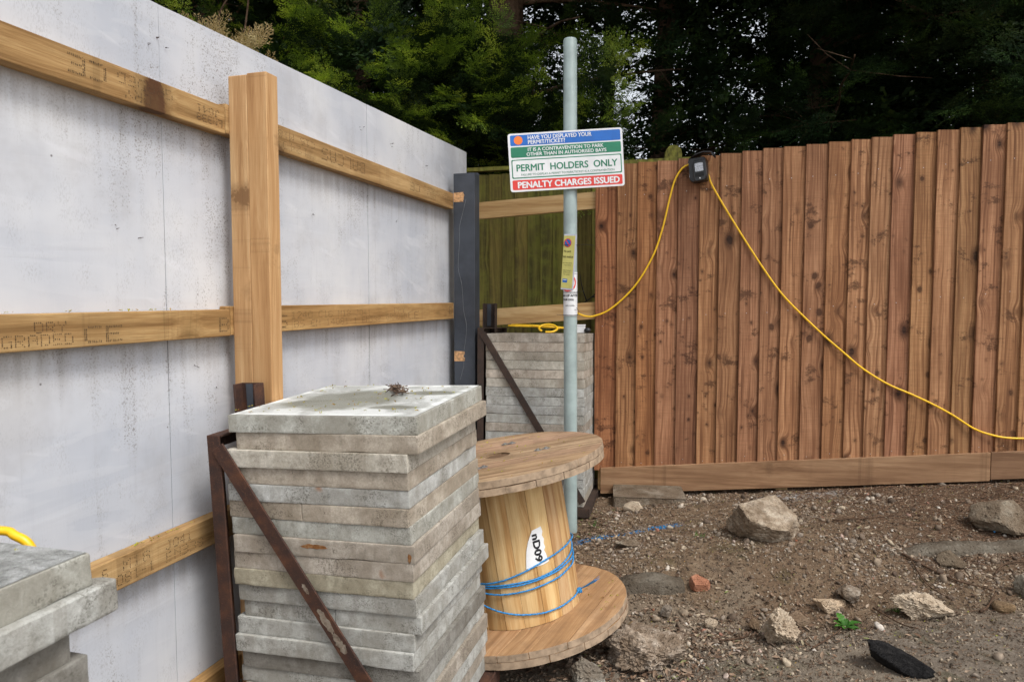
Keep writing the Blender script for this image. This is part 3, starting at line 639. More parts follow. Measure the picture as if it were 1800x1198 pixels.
st3 = stack(L_F, 'gcddmcgccmmcbcmgcmcm', .0525, 'the left corner stack', 'slabs in the stack at the left edge',
            {0: (0, 0, 0), 1: (.018, .03, .6), 2: (-.012, -.035, -.5), 3: (-.002, -.014, 0), 4: (-.01, -.02, 0)},
            {0: (None, ', beside the yellow cable'), 1: (slab_me('concrete_block', -.3, .3, -.3, .3, .052, 44, .005, .02), ', with rough corner')})

raw('dimpled_face', [(-.295, -.295, 0), (.295, -.295, 0), (.295, .295, 0), (-.295, .295, 0)], [(0, 1, 2, 3)], M['conc_top2'], st3[0], mw=T(0, 0, .0014))

# ------------------------------------------------------------------ rusty steel racks that hold the two stacks
def rack(Fm, h, label, mat, topz, midz, brace_w=.046, ul=.045, midy=.26):
    r_ = thing('steel_rack', label, 'rack', Fm @ T(-.3, .3, -h), 'rusty slab racks along the hoarding')
    inv = (T(-.3, .3, -h)).inverted()
    def b(name, lo, hi, par=r_, bev=.0015): return link(name, box_me(name, lo, hi, bev), mat, par, mw=inv if par is r_ else None)
    xl = -.612
    # front left angle upright (two legs of an L section)
    u = b('upright', (xl - ul, -.012, -h), (xl, -.005, topz)); u2 = b('upright_web', (xl - ul, -.004, -h), (xl - ul + .007, .05, topz), u)
    b('side_rail', (xl - ul, -.004, topz - .046), (xl - ul + .006, .62, topz - .0005)); b('side_rail', (xl - ul + .007, -.003, topz - .007), (xl, .62, topz))
    # channel upright half way along the side
    m = b('channel_post', (xl - .078, midy, -h), (xl + .007, midy + .006, midz)); b('channel_flange', (xl - .078, midy - .042, -h), (xl - .071, midy - .001, midz), m); b('channel_flange', (xl + .0, midy - .042, -h), (xl + .007, midy - .001, midz), m)
    b('channel_plate', (xl - .057, midy - .004, topz + .01), (xl - .032, midy - .001, midz - .004), m, .0005).data.materials[0] = M['grey_paint']
    b('rear_upright', (xl - ul, .6, -h), (xl, .607, topz))
    # diagonal flat brace
    a = Vector((xl - .006, -.014, topz - .035)); c = Vector((-.004, -.014, -h + .03)); L = (c - a).length; dr = (c - a).normalized()
    br = link('brace', box_me('brace', (0, -.0035, -brace_w / 2), (L, .0035, brace_w / 2), .001), mat, r_, mw=inv @ frame(a, dr, Vector((0, 1, 0)), dr.cross(Vector((0, 1, 0)))))
    if midy < .25:
        for (u_, w_, h_, sd_) in ((.55, .05, .012, 8), (.45, .02, .008, 9), (.62, .035, .014, 10)): blotch('scrape', w_, h_, sd_, M['scrape'], br, T(L * u_, -.0038, 0) @ fr_)
    # base frame of angle iron
    b('base_beam', (xl - ul, -.02, -h - .055), (.03, -.0125, -h + .0)); b('base_beam', (xl - ul, .618, -h - .055), (.03, .626, -h)); b('base_beam', (.031, -.02, -h - .055), (.038, .626, -h)); b('base_beam', (xl - ul - .008, -.02, -h - .055), (xl - ul - .001, .626, -h))
    b('base_plate', (xl - ul, -.0115, -h - .012), (.0305, .6175, -h - .004))
    return r_
rack(N_F, .053 * 20, 'rusty brown steel rack with diagonal brace around the middle slab stack', M['rust'], -.062, .068, midy=.21)
rack(F_F, .054 * 19, 'dark rusty steel rack with diagonal brace around the far slab stack', M['rust_dark'], .035, .19, .04, .04, .29)

# ------------------------------------------------------------------ wooden cable drum, leaning
DF = frame((.041, 2.975, .2), Vector((.9871, .0064, .1602)), Vector((-.0031, .9998, -.0205)), Vector((-.1603, .0197, .9869)))
drum = thing('cable_drum', 'leaning wooden cable drum with weathered round flanges and pale staves', 'cable drum', DF)
rs = random.Random(5); ang = 0; H = .644; cuts_ = []
while ang < 355: cuts_.append(ang); ang += rs.uniform(15.5, 22)
cuts_.append(360)
for a0, a1 in zip(cuts_[:-1], cuts_[1:]):
    if a1 - a0 < 8: continue
    ro = .252 + rs.uniform(-.0016, .0016); gap = .12; z0 = .001; z1 = H - .0565; vs = []; kk = 4; n = 4
    for z in np.linspace(z0, z1, kk + 1):
        for i in range(n + 1):
            a = R(a0 + gap + (a1 - a0 - 2 * gap) * i / n); q = ro - (.001 if i in (0, n) else 0); vs.append((q * math.cos(a), q * math.sin(a), z))
        for i in (n, 0):
            a = R(a0 + gap + (a1 - a0 - 2 * gap) * i / n); vs.append((.228 * math.cos(a), .228 * math.sin(a), z))
    m_ = n + 3; fs = [(j * m_ + i, j * m_ + (i + 1) % m_, (j + 1) * m_ + (i + 1) % m_, (j + 1) * m_ + i) for j in range(kk) for i in range(m_)] + [tuple(range(m_))[::-1], tuple(range(kk * m_, kk * m_ + m_))]
    o = raw('stave', vs, fs, M['stave'], drum); t = rs.uniform(.72, 1); o.color = (t, t * rs.uniform(.94, 1), t * rs.uniform(.85, 1), 1)
def strip_pts(y0, y1, Rr, hole, rnd):
    def arc(ya, yb, sgn):
        return [(sgn * (math.sqrt(max(0, Rr * Rr - y * y)) + rnd.uniform(-.0005, .0004)), y) for y in np.linspace(ya, yb, 7)]
    pts = arc(y0, y1, 1)
    if hole and abs(y1) < 1e-9: pts += [(hole * math.cos(a), -hole * math.sin(a)) for a in np.linspace(0, math.pi, 9)]
    pts += arc(y1, y0, -1)
    if hole and abs(y0) < 1e-9: pts += [(hole * math.cos(a), hole * math.sin(a)) for a in np.linspace(math.pi, 0, 9)]
    return pts
M['edge'] = plain('dirty_plank_edge', (.33, .245, .17), .95, .1, 0, .2, 30, .001)
def layer(zs, rot, mat, tones, hole=.055, Rr=.449, seed=1):
    rnd = random.Random(seed); ys = [-Rr * .9995, -.34, -.225, -.115, 0, .118, .235, .345, Rr * .9995]
    for a, b in zip(ys[:-1], ys[1:]):
        o = prism('flange_plank', strip_pts(a if abs(a) < 1e-9 else a + .0009, b if abs(b) < 1e-9 else b - .0009, Rr, hole, rnd), zs[0], zs[1] + rnd.uniform(-.0014, .0008), mat, drum, mw=Matrix.Rotation(R(rot), 4, 'Z'), bev=.0014)
        t = rnd.uniform(*tones); o.color = (t, t * rnd.uniform(.94, 1), t * rnd.uniform(.88, 1), 1); o.data.materials.append(M['edge'])
        for p_ in o.data.polygons:
            if abs(p_.normal.z) < .75 and p_.center.to_2d().length > Rr * .94: p_.material_index = 1
layer((H - .0275, H), 4, M['flange'], (.82, 1), seed=2); layer((H - .0555, H - .0295), 94, M['flange'], (.75, .9), seed=3)
layer((-.027, -.001), 62, M['flange_low'], (.85, 1), seed=4); layer((-.056, -.029), 152, M['flange_low'], (.6, .8), seed=6)
for (x_, y_) in ((.032, .222), (.064, .223), (.174, -.031), (.209, -.022), (-.079, -.207), (-.052, -.195)):
    w = prism('bolt_washer', [(.017 * math.cos(a), .017 * math.sin(a)) for a in np.linspace(0, 2 * math.pi, 17)[:-1]], H + .0005, H + .003, M['metal'], drum, mw=T(x_, y_, 0))
    prism('bolt_head', [(.007 * math.cos(a), .007 * math.sin(a)) for a in np.linspace(0, 2 * math.pi, 7)[:-1]], H + .0032, H + .008, M['metal'], w)
o = prism('dark_hub_disc', [((.05 + .004 * math.sin(a * 9)) * math.cos(a), (.05 + .004 * math.sin(a * 9)) * math.sin(a)) for a in np.linspace(0, 2 * math.pi, 49)[:-1]], H - .03, H - .006, M['flange'], drum); o.color = (.35, .3, .27, 1)  # dark disc in the hub hole, its tint stands in for shade inside
# torn label
def on_core(phi, z, r=.2545): return Vector((r * math.cos(R(phi)), r * math.sin(R(phi)), z))
lp = [(-67.5, .375), (-58.2, .381), (-57.2, .36), (-58.4, .345), (-57, .33), (-57.8, .31), (-57, .296), (-58.6, .285), (-57.2, .27), (-56.6, .252), (-54.6, .244), (-55.6, .236), (-58, .233), (-62, .231), (-70, .231), (-78.2, .231), (-77.2, .262), (-75.6, .3), (-72.8, .335)]
bm = bmesh.new(); f = bm.faces.new([bm.verts.new((p[0], p[1], 0)) for p in lp]); bmesh.ops.triangulate(bm, faces=[f]); bmesh.ops.subdivide_edges(bm, edges=bm.edges, cuts=3, use_grid_fill=True)
for q in bm.verts: q.co = on_core(q.co.x, q.co.y, .2550)
me = bpy.data.meshes.new('paper_label'); bm.to_mesh(me); bm.free(); pl = link('paper_label', me, M['white'], drum)
# letters run down the drum: text x -> downwards, text y -> to the right
def bend_lab(c): return on_core(-65.0 + math.degrees(c.y / .256), .303 - c.x, .2556 + c.z)
lettering('nD09', .108, .030, M['ink'], pl, None, .045, .0004, bend=bend_lab)
# blue rope wound round the staves
rope = thing('rope', 'blue twisted rope wound round the cable drum and knotted at its right side', 'rope', DF)
loops = [[(-175, .19), (-150, .186), (-119.7, .192), (-102, .201), (-87.8, .216), (-75.9, .229), (-58.3, .247), (-40.8, .256), (-20, .262), (10, .25), (60, .23)],
         [(-170, .19), (-140, .185), (-117.4, .184), (-100.3, .184), (-77.5, .185), (-65.1, .188), (-51, .194), (-35.7, .205), (-18, .222), (10, .24)],
         [(-170, .18), (-140, .177), (-117.8, .175), (-93.1, .176), (-76.3, .178), (-56.2, .184), (-39.5, .19), (-15.9, .2), (20, .22)],
         [(-170, .15), (-140, .157), (-118.7, .154), (-101.8, .148), (-78.7, .15), (-52.7, .158), (-34.9, .168), (-18.3, .182), (20, .21)],
         [(-165, .14), (-140, .125), (-122.8, .106), (-108.3, .082), (-92.3, .063), (-74.8, .05), (-62.3, .045), (-47.7, .044), (-30, .046), (-17, .05)]]
for li, lo in enumerate(loops):
    P = catmull([on_core(a, z, .2575 + .0006 * li) for a, z in lo], 10)
    vs, fs = [], []
    for strand in range(3):
        Q = []
        for i, p in enumerate(P):
            rad = Vector((p.x, p.y, 0)).normalized(); an = i * .62 + strand * 2.094; Q.append(p + rad * .0016 * math.cos(an) + Vector((0, 0, 1)) * .0016 * math.sin(an))
        a, b = tube_data(Q, .0021, 5); fs += [tuple(q + len(vs) for q in f_) for f_ in b]; vs += a
    raw('rope_turn', vs, fs, M['rope'], rope, True)
kn = on_core(-17, .05, .262); vs, fs = [], []
for s_ in range(3):
    P = [kn + Vector((math.cos(t * 1.3 + s_ * 2) * .009, math.sin(t * 1.7 + s_) * .008, math.sin(t * 2.1 + s_) * .009 - .004)) for t in range(7)]
    a, b = tube_data(catmull(P, 4), .0032, 6); fs += [tuple(q + len(vs) for q in f_) for f_ in b]; vs += a
raw('knot', vs, fs, M['rope'], rope, True); vs, fs = [], []
for s_ in range(9):
    e = Vector((.33, -.12, .1)) + Vector([random.uniform(-.011, .011) for _ in range(3)]); mid = kn.lerp(e, .5) + Vector([random.uniform(-.002, .002) for _ in range(3)])
    a, b = tube_data(catmull([kn, mid, e], 4), .0016, 4, .0008); fs += [tuple(q + len(vs) for q in f_) for f_ in b]; vs += a
raw('frayed_end', vs, fs, M['rope'], rope, True)

# ------------------------------------------------------------------ sign pole with its notices
PX, PY = .333, 3.97; PR = .0375
pole = thing('sign_pole', 'tall round grey-green metal pole standing between the drum and the far stack', 'pole', T(PX, PY, gz(PX, PY)) @ Matrix.Rotation(R(-.33), 4, 'Y'))
hp = 2.915 - gz(PX, PY); prof = [(PR, -.2), (PR, hp - .012), (PR - .003, hp - .004), (PR - .012, hp), (0.0001, hp + .001)]; vs, fs = [], []; sg = 40
for r0, z in prof: vs += [(r0 * math.cos(2 * math.pi * k / sg), r0 * math.sin(2 * math.pi * k / sg), z) for k in range(sg)]
for j in range(len(prof) - 1):
    for k in range(sg): k2 = (k + 1) % sg; fs.append((j * sg + k, j * sg + k2, (j + 1) * sg + k2, (j + 1) * sg + k))
raw('shaft', vs, fs, M['pole'], pole, True)
def on_pole(u, z, r): return Vector((r * math.sin(u / PR), -r * math.cos(u / PR), z))      # u = arc length to the right of the side facing the camera
# white dog notice wrapped round the pole (pole frame z = world z - base)
bz = gz(PX, PY)
def wrap(name, u0, u1, z0, z1, r, mat, par, skew=0.0):
    n = 16; vs = []
    for rr in (r, r + .0008):
        for z in (z0, z1): vs += [on_pole(u0 + (u1 - u0) * i / n + (skew if z == z1 else 0), z, rr) for i in range(n + 1)]
    m_ = n + 1; fs = [(2 * m_ + i, 2 * m_ + i + 1, 3 * m_ + i + 1, 3 * m_ + i) for i in range(n)]
    fs += [(i, m_ + i, m_ + i + 1, i + 1) for i in range(n)] + [(i, i + 1, 2 * m_ + i + 1, 2 * m_ + i) for i in range(n)] + [(m_ + i, 3 * m_ + i, 3 * m_ + i + 1, m_ + i + 1) for i in range(n)]
    return raw(name, vs, fs, mat, par, False)
dog = thing('dog_notice', 'white clean-up-after-your-dog notice wrapped round the grey pole', 'notice', pole.matrix_world.copy())
wrap('notice_sheet', -.105, .058, 1.405 - bz, 1.646 - bz, PR + .0006, M['white'], dog)
def bd(u0, z0, r): return lambda c: on_pole(c.x + u0, c.y + z0 - bz, r + c.z)
lettering('CLEAN UP AFTER', .125, .0115, M['ink'], dog, None, .03, .0006, bend=bd(-.019, 1.517, PR + .0016))
lettering('YOUR DOG', .067, .0105, M['ink'], dog, None, .03, .0006, bend=bd(-.019, 1.495, PR + .0016))
lettering('KEEP IT CLEAN', .05, .0055, M['ink'], dog, None, .03, .0006, bend=bd(-.006, 1.462, PR + .0016))
vs, fs = [], []; n = 36; rc = .049
for i in range(n):
    a = 2 * math.pi * i / n
    for q in (rc, rc - .0085): vs.append(on_pole(-.019 + q * math.cos(a), 1.588 - bz + q * math.sin(a), PR + .0022))
for i in range(n): j = (i + 1) % n; fs.append((2 * i, 2 * j, 2 * j + 1, 2 * i + 1))
raw('red_ring', vs, fs, M['red'], dog)
for (u0, u1, z0, z1) in ((.02, .05, 1.4378, 1.4395), (.0475, .0492, 1.4395, 1.638), (-.02, .0475, 1.637, 1.6387)):
    wrap('border_line', u0, u1, z0 - bz, z1 - bz, PR + .0016, M['ink'], dog)
# yellow laminated notice, tied on askew
nm = pole.matrix_world @ T(0, 0, -bz) @ T(-.008, -PR - .004, 1.70) @ Matrix.Rotation(R(-36), 4, 'Z') @ Matrix.Rotation(R(4.5), 4, 'Y') @ Matrix.Rotation(R(90), 4, 'X')
yn = thing('parking_notice', 'yellow laminated parking notice tied askew to the grey pole', 'notice', nm)
box('laminate', (-.045, -.152, 0), (.036, .152, .0012), M['lilac'], yn, .0003); box('notice_sheet', (-.0448, -.143, .0014), (.027, .144, .0022), M['yellow_paper'], yn, .0003)
lettering('No park', .045, .014, M['ink'], yn, T(-.0155, .058, .0024), .01); lettering('ion notice', .062, .013, M['ink'], yn, T(-.010, .03, .0024), .01)
for j, (t_, w_) in enumerate((('these bays will be', .058), ('August 2018', .045), ('information', .05), ('contact us on', .045), ('the number', .04))):
    lettering(t_, w_, .0062, M['ink'], yn, T(-.012, (-.005, -.017, -.045, -.056, -.067)[j], .0024), .0)
def disc_(name, r, x, y, z, mat, par, n=28): return prism(name, [(r * math.cos(a), r * math.sin(a)) for a in np.linspace(0, 2 * math.pi, n + 1)[:-1]], z, z + .0004, mat, par, mw=T(x, y, 0))
disc_('red_disc', .024, -.018, .105, .0024, M['red'], yn); disc_('blue_disc', .019, -.018, .105, .003, M['blue'], yn)
box('red_bar', (-.003, -.022, .0036), (.003, .022, .0039), M['red'], yn, 0, mw=T(-.018, .105, 0) @ Matrix.Rotation(R(40), 4, 'Z'))
box('blue_patch', (-.036, -.112, .0024), (-.006, -.092, .0027), M['blue'], yn, 0); box('white_patch', (-.032, -.1, .003), (-.01, -.096, .0032), M['white'], yn, 0)
# cable ties
def tie(z, tails, r=PR + .006):
    o = thing('cable_tie', {1.795: 'black cable tie at the top of the yellow notice', 1.536: 'black cable tie round the bottom of the yellow notice', 1.41: 'black cable tie at the foot of the white dog notice'}[z], 'cable tie', pole.matrix_world @ T(0, 0, z - bz), 'black cable ties on the pole')
    tube('band', [(r * math.cos(a), r * math.sin(a), .001 * math.sin(a)) for a in np.linspace(0, 2 * math.pi, 25)], .0016, M['tie'], o, 5, k=2)
    for P in tails: tube('tail', P, .0011, M['tie'], o, 4)
tie(1.795, [[(.035, -.02, 0), (.08, -.03, .002), (.13, -.03, -.003)]]); tie(1.536, [[(.035, -.02, 0), (.06, -.03, .004), (.075, -.03, .006)]]); tie(1.41, [[(-.03, -.03, 0), (-.055, -.045, .001), (-.08, -.05, .003)], [(.035, -.02, 0), (.045, -.03, .02), (.03, -.04, .04)]])

# permit sign
SM = frame((.295, PY - PR - .014, 2.252), Vector((math.cos(R(3.4)), 0, math.sin(R(3.4)))), Vector((-math.sin(R(3.4)), 0, math.cos(R(3.4)))), Vector((0, -1, 0)))
sign = thing('permit_sign', 'white parking permit sign with blue, green and red bands on the pole', 'sign', SM)
SW, SH = .622, .313
def rr_pts(x0, y0, x1, y1, r, n=6):
    P = []
    for cx, cy, a0 in ((x1 - r, y1 - r, 0), (x0 + r, y1 - r, 90), (x0 + r, y0 + r, 180), (x1 - r, y0 + r, 270)):
        P += [(cx + r * math.cos(R(a0 + 90 * i / n)), cy + r * math.sin(R(a0 + 90 * i / n))) for i in range(n + 1)]
    return P
prism('plate', rr_pts(-SW / 2, -SH / 2, SW / 2, SH / 2, .014), 0, .003, M['white'], sign)
def uv(u, v_): return (-SW / 2 + u * SW, SH / 2 - v_ * SH)
def band(name, u0, v0, u1, v1, mat, z=.0032):
    a = uv(u0, v1); b = uv(u1, v0); return prism(name, rr_pts(a[0], a[1], b[0], b[1], .007), z, z + .0004, mat, sign)
band('blue_band', .02, .03, .982, .212, M['blue']); band('green_band', .02, .235, .982, .415, M['green']); band('green_border', .02, .448, .982, .772, M['green']); band('white_panel', .029, .466, .973, .754, M['white'], .0038); band('red_band', .02, .8, .982, .968, M['red'])
c_ = uv(.09, .12); disc_('orange_dot', .0235, c_[0], c_[1], .0038, M['orange'], sign)
def st(t, u0, u1, v0, v1, mat, z=.0043, bold=.02): a = uv((u0 + u1) / 2, (v0 + v1) / 2); lettering(t, (u1 - u0) * SW, (v1 - v0) * SH, mat, sign, T(a[0], a[1], z), bold, 0)
st('HAVE YOU DISPLAYED YOUR', .175, .73, .048, .115, M['white']); st('PERMIT/TICKET?', .175, .497, .128, .194, M['white'])
st('IT IS A CONTRAVENTION TO PARK', .17, .83, .258, .315, M['white']); st('OTHER THAN IN AUTHORISED BAYS', .157, .853, .337, .395, M['white'])
st('PERMIT  HOLDERS  ONLY', .063, .943, .535, .65, M['green'], .0048, .024); st('FAILURE TO DISPLAY A PERMIT TO PARK/TICKET IS A CONTRAVENTION', .1, .915, .695, .73, M['green'], .0048, .004)
st('PENALTY CHARGES ISSUED', .068, .955, .833, .94, M['white'], .0043, .036)
for x_ in (-.02, .095):
    box('bracket', (x_ - .012 - .02, -.13 + .0, -.012), (x_ + .012 - .02, -.1, -.0005), M['metal'], sign, .001) if x_ < 0 else box('bracket', (-.055, .1, -.012), (.085, .125, -.0005), M['metal'], sign, .001)

# ------------------------------------------------------------------ floodlight sensor on the fence and the yellow cables
def fw(s, z, off): return FF @ Vector((s, -off, z))
dv = thing('sensor_unit', 'black hooded sensor lamp fixed at the top of the brown fence', 'sensor lamp', FF @ T(.6, -.03, 2.3) @ Matrix.Scale(1.22, 4) @ Matrix.Rotation(R(-14), 4, 'Z') @ Matrix.Rotation(R(-6), 4, 'Y'))
prism('housing', rr_pts(-.05, -.064, .034, .05, .012), 0, .075, M['black'], dv, mw=Matrix.Rotation(R(90), 4, 'X'), bev=.003)
face_ = prism('face_plate', [(-.028, -.06), (-.018, -.068), (.022, -.068), (.036, -.045), (.036, .01), (.03, .035), (-.02, .035), (-.03, .01)], .0755, .088, M['black'], dv, mw=Matrix.Rotation(R(90), 4, 'X'), bev=.003)
prism('sensor_window', rr_pts(-.018, -.022, .022, .02, .004), .0884, .091, M['lens'], face_)
disc_('indicator', .0032, .002, -.055, .0885, M['white'], face_); box('grille', (-.02, -.046, .0884), (.022, -.03, .0896), plain('grille_black', (.006, .006, .006)), face_, .001)
vs = []
for (x_, z_) in ((-.055, .036), (-.05, .054), (-.015, .07), (.03, .078), (.07, .07), (.078, .05)):
    for (y_, dz) in ((0.0, 0), (-.1 if x_ > -.03 else -.06, -.006 if x_ > -.03 else 0)):
        vs += [(x_, y_, z_ + dz), (x_ * .93 + .001, y_, z_ + dz - .004)]
fs = []
for i in range(5): a = i * 4; b = a + 4; fs += [(a, b, b + 2, a + 2), (a + 1, a + 3, b + 3, b + 1), (a + 2, b + 2, b + 3, a + 3), (a, a + 1, b + 1, b)]
raw('hood', vs, fs, M['black'], dv)
prism('bracket_disc', [(.02 * math.cos(a), .02 * math.sin(a)) for a in np.linspace(0, 2 * math.pi, 25)[:-1]], .0, .006, M['metal'], dv, mw=T(-.062, .002, -.008) @ Matrix.Rotation(R(90), 4, 'X'))
C1 = [(-.355, 1.445, -.05), (-.28, 1.451, -.02), (-.224, 1.425, .0), (-.176, 1.41, .04), (-.113, 1.387, .05), (-.058, 1.389, .045), (.033, 1.426, .036), (.141, 1.517, .033), (.23, 1.626, .033), (.317, 1.788, .034), (.368, 1.948, .034), (.408, 2.126, .034), (.438, 2.238, .034), (.479, 2.308, .036), (.521, 2.333, .038), (.548, 2.34, .04), (.575, 2.335, .045)]
C2 = [(.625, 2.29, .05), (.639, 2.268, .04), (.678, 2.179, .033), (.819, 1.941, .032), (.976, 1.693, .032), (1.097, 1.524, .033), (1.227, 1.387, .032), (1.346, 1.272, .032), (1.463, 1.168, .034), (1.57, 1.076, .033), (1.709, .987, .032), (1.848, .925, .033), (1.954, .875, .034), (2.073, .81, .033), (2.2, .727, .034), (2.294, .693, .034), (2.378, .678, .034), (2.478, .678, .034), (2.584, .692, .034), (2.75, .74, .034)]
tag(tube('cable', [fw(s, z, o_) for s, z, o_ in C1], .006, M['cable'], None, 10), 'yellow cable rising from behind the pole up the fence to the black sensor', 'cable', 'yellow site cables')
tag(tube('cable', [fw(s, z, o_) for s, z, o_ in C2], .006, M['cable'], None, 10), 'yellow cable hanging from the black sensor down across the brown fence', 'cable', 'yellow site cables')
# coil lying on the far stack
zc = 1.305; P = []
for i in range(19):
    a = i * .72; rr_ = .12 + .035 * math.sin(i * 1.7); P.append((.16 + rr_ * 1.1 * math.cos(a) + .03 * math.sin(i * .9), 4.5 + rr_ * .6 * math.sin(a), zc + .004 + .02 * abs(math.sin(i * .37)) + .0004 * i))
tag(tube('cable_coil', P, .0046, M['cable'], None, 8, k=4), 'loose coil of yellow cable lying on top of the far slab stack', 'cable', 'yellow site cables')
tag(tube('cable_loop', [(.22 + .055 * math.cos(a), 4.33 + .03 * math.sin(a), 1.298 + .022 + .022 * math.sin(a)) for a in np.linspace(-1.9, 3.9, 12)] , .0066, M['cable'], None, 8), 'small standing loop of yellow cable at the front of the coil', 'cable', 'yellow site cables')
tag(tube('cable', [(-1.25, 1.1, 1.09), (-1.1, 1.25, 1.08), (-.96, 1.3, 1.07), (-.925, 1.3, 1.06), (-.9, 1.3, 1.043), (-.885, 1.3, 1.0), (-.885, 1.3, .9), (-.9, 1.29, .7)], .0085, M['cable'], None, 10), 'thick yellow cable lying behind the near stack at the left edge', 'cable', 'yellow site cables')
jb = thing('junction_box', 'small white junction box with black plug on the far stack right of the pole', 'junction box', T(.425, 4.33, 1.292) @ Matrix.Rotation(R(-12), 4, 'Z'))
box('box', (-.06, -.03, 0), (.02, .03, .042), M['white'], jb, .003); box('lid', (-.062, -.032, .0425), (.022, .032, .05), M['white'], jb, .002)
vs, fs = [], []
bm = bmesh.new(); bmesh.ops.create_uvsphere(bm, u_segments=14, v_segments=9, radius=.0165)
for q in bm.verts: q.co.x *= 1.25
me = bpy.data.meshes.new('plug'); bm.to_mesh(me); bm.free(); link('plug', me, M['black'], jb, True, mw=T(.038, -.03, .018))

# ------------------------------------------------------------------ broken stones and rubble lying about
def rock(name, dims, seed, mat, x, y, label, cat, rot=(0, 0, 0), sink=.25, planes=9, rough=.07, color=None, group=None, sub=4, dz=0, facets=None):
    rr = random.Random(seed); bm = bmesh.new(); bmesh.ops.create_icosphere(bm, subdivisions=sub, radius=1)
    pl_ = [(Vector((rr.gauss(0, 1), rr.gauss(0, 1), rr.gauss(0, 1))).normalized(), rr.uniform(.45, .85)) for _ in range(planes + 3)]
    if facets: pl_ = [(Vector(a).normalized(), b) for a, b in facets]
    off = Vector((seed * 1.3, seed * .7, seed * 2.1))
    for q in bm.verts:
        u = q.co.normalized(); r = 1.0
        for nrm, dd in pl_:
            k = u.dot(nrm)
            if k > 1e-3: r = min(r, dd / k)
        r *= 1.22 * (1 + rough * (noise.noise(u * 2.2 + off) + .8 * noise.noise(u * 6 + off) + .7 * noise.noise(u * 14 + off) + .45 * noise.noise(u * 30 + off)))
        q.co = Vector((u.x * r * dims[0], u.y * r * dims[1], u.z * r * dims[2]))
    me = bpy.data.meshes.new(name); bm.to_mesh(me); bm.free()
    o = link(name, me, mat, None, True); me.set_sharp_from_angle(angle=R(22)); o.rotation_euler = [R(a) for a in rot]; o.location = (x, y, gz(x, y) + dims[2] * (1 - 2 * sink) + dz)
    tag(o, label, cat, group)
    if color: o.color = (*color, 1)
    return o
rock('boulder', (.172, .15, .118), 3, M['rubble'], 1.29, 3.55, 'large wedge shaped boulder of pale brown rubble in front of the brown fence', 'boulder', (0, 6, 0), .12, 8, .05, (1, .95, .88), None, 5, -.02, [((.12, -.62, .8), .46), ((-.9, -.25, -.1), .72), ((.8, -.55, .1), .66), ((-.4, -.8, -.5), .62), ((.6, .6, .3), .8), ((-.5, .6, .5), .6), ((0, 0, -1), .6), ((.25, -.9, -.45), .66), ((.9, .3, .4), .7)])
rock('boulder', (.125, .1, .085), 8, M['grey_stone'], 2.42, 3.45, 'grey angular boulder with blue paint on its edge below the fence at the right', 'boulder', (0, 0, 0), .15, 9, .06, (.85, .78, .68), None, 4, 0, [((.1, -.8, .5), .55), ((-.8, -.3, .5), .62), ((.75, -.3, .55), .68), ((.9, 0, -.3), .8), ((-.2, .3, .9), .72), ((-.7, -.5, -.5), .7), ((0, 0, -1), .6)])
rock('rock', (.095, .08, .075), 12, M['pale_stone'], 1.08, 2.8, 'knobbly cream coloured rock in the foreground left of the green weed', 'rock', (0, 10, 20), .12, 12, .2, None, None, 5)
rock('rock', (.125, .06, .05), 15, M['pale_stone'], 1.73, 2.88, 'flat elongated cream rock right of the green weed', 'rock', (0, 4, -6), .22, 10, .14, None, None, 5)
rock('rock', (.062, .045, .035), 18, M['pale_stone'], 1.37, 3.0, 'pale jagged stone behind the weed, left one of a pair', 'rock', (0, 0, 10), .2, 9, .13, (.92, .86, .8))
rock('rock', (.065, .05, .045), 22, M['rubble'], 1.475, 3.05, 'greyish brown stone behind the weed, right one of a pair', 'rock', (0, 15, 50), .2, 9, .09)
rock('brick_fragment', (.044, .034, .036), 25, M['brick'], .875, 3.235, 'orange broken brick fragment on the earth right of the drum', 'brick', (0, 0, 0), .12, 7, .03, None, None, 4, 0, [((0, -.5, .85), .5), ((.1, -1, -.2), .7), ((-1, -.2, .1), .75), ((.9, -.4, .1), .8), ((0, 0, -1), .7), ((.7, .5, .7), .62)])
rock('pebble', (.036, .03, .024), 31, M['rubble'], 2.04, 2.88, 'smooth rounded brown pebble at the right near a twig', 'pebble', (0, 0, 0), .2, 3, .03, (.62, .5, .36))
rock('rock', (.052, .045, .048), 35, M['grey_stone'], 2.19, 2.96, 'whitish upright stone at the right edge', 'rock', (0, 0, 0), .15, 8, .1, (1, .98, .9))
rock('rock', (.055, .045, .035), 38, M['kerb'], 2.02, 3.2, 'dull brown block of stone by the buried kerb at the right', 'rock', (0, 0, 8), .2, 6, .04, (1, .9, .8))
rock('rubble_lump', (.155, .12, .075), 41, M['rubble'], .5, 2.66, 'big crumbly rubble lump in front of the lower drum flange', 'rubble', (6, -6, -8), .2, 14, .2, (1, .95, .92), None, 5)
rock('rubble_lump', (.065, .05, .05), 44, M['grey_stone'], .275, 2.6, 'small grey crumpled concrete lump under the drum rim', 'rubble', (10, 20, 0), .2, 10, .18, (.95, 1, 1))
rock('asphalt_chunk', (.115, .05, .042), 49, M['asphalt'], 1.39, 2.51, 'black wedge of broken asphalt at the bottom of the photo', 'asphalt', (0, 10, -22), .12, 7, .07)
rock('rock', (.055, .03, .03), 52, M['pale_stone'], .735, 4.22, 'small cream stone with moss before the concrete piece under the fence', 'rock', (0, 0, 5), .15, 8, .08)
rock('rock', (.03, .026, .036), 55, M['rubble'], .51, 2.91, 'rounded tan stone beside the lower drum flange', 'rock', (0, 0, 0), .2, 4, .05, (1, .85, .62))
rock('rock', (.03, .022, .03), 58, M['grey_stone'], .68, 3.07, 'small white angular stone below the buried kerb edge', 'rock', (0, 0, 20), .2, 7, .06, (1, 1, 1))
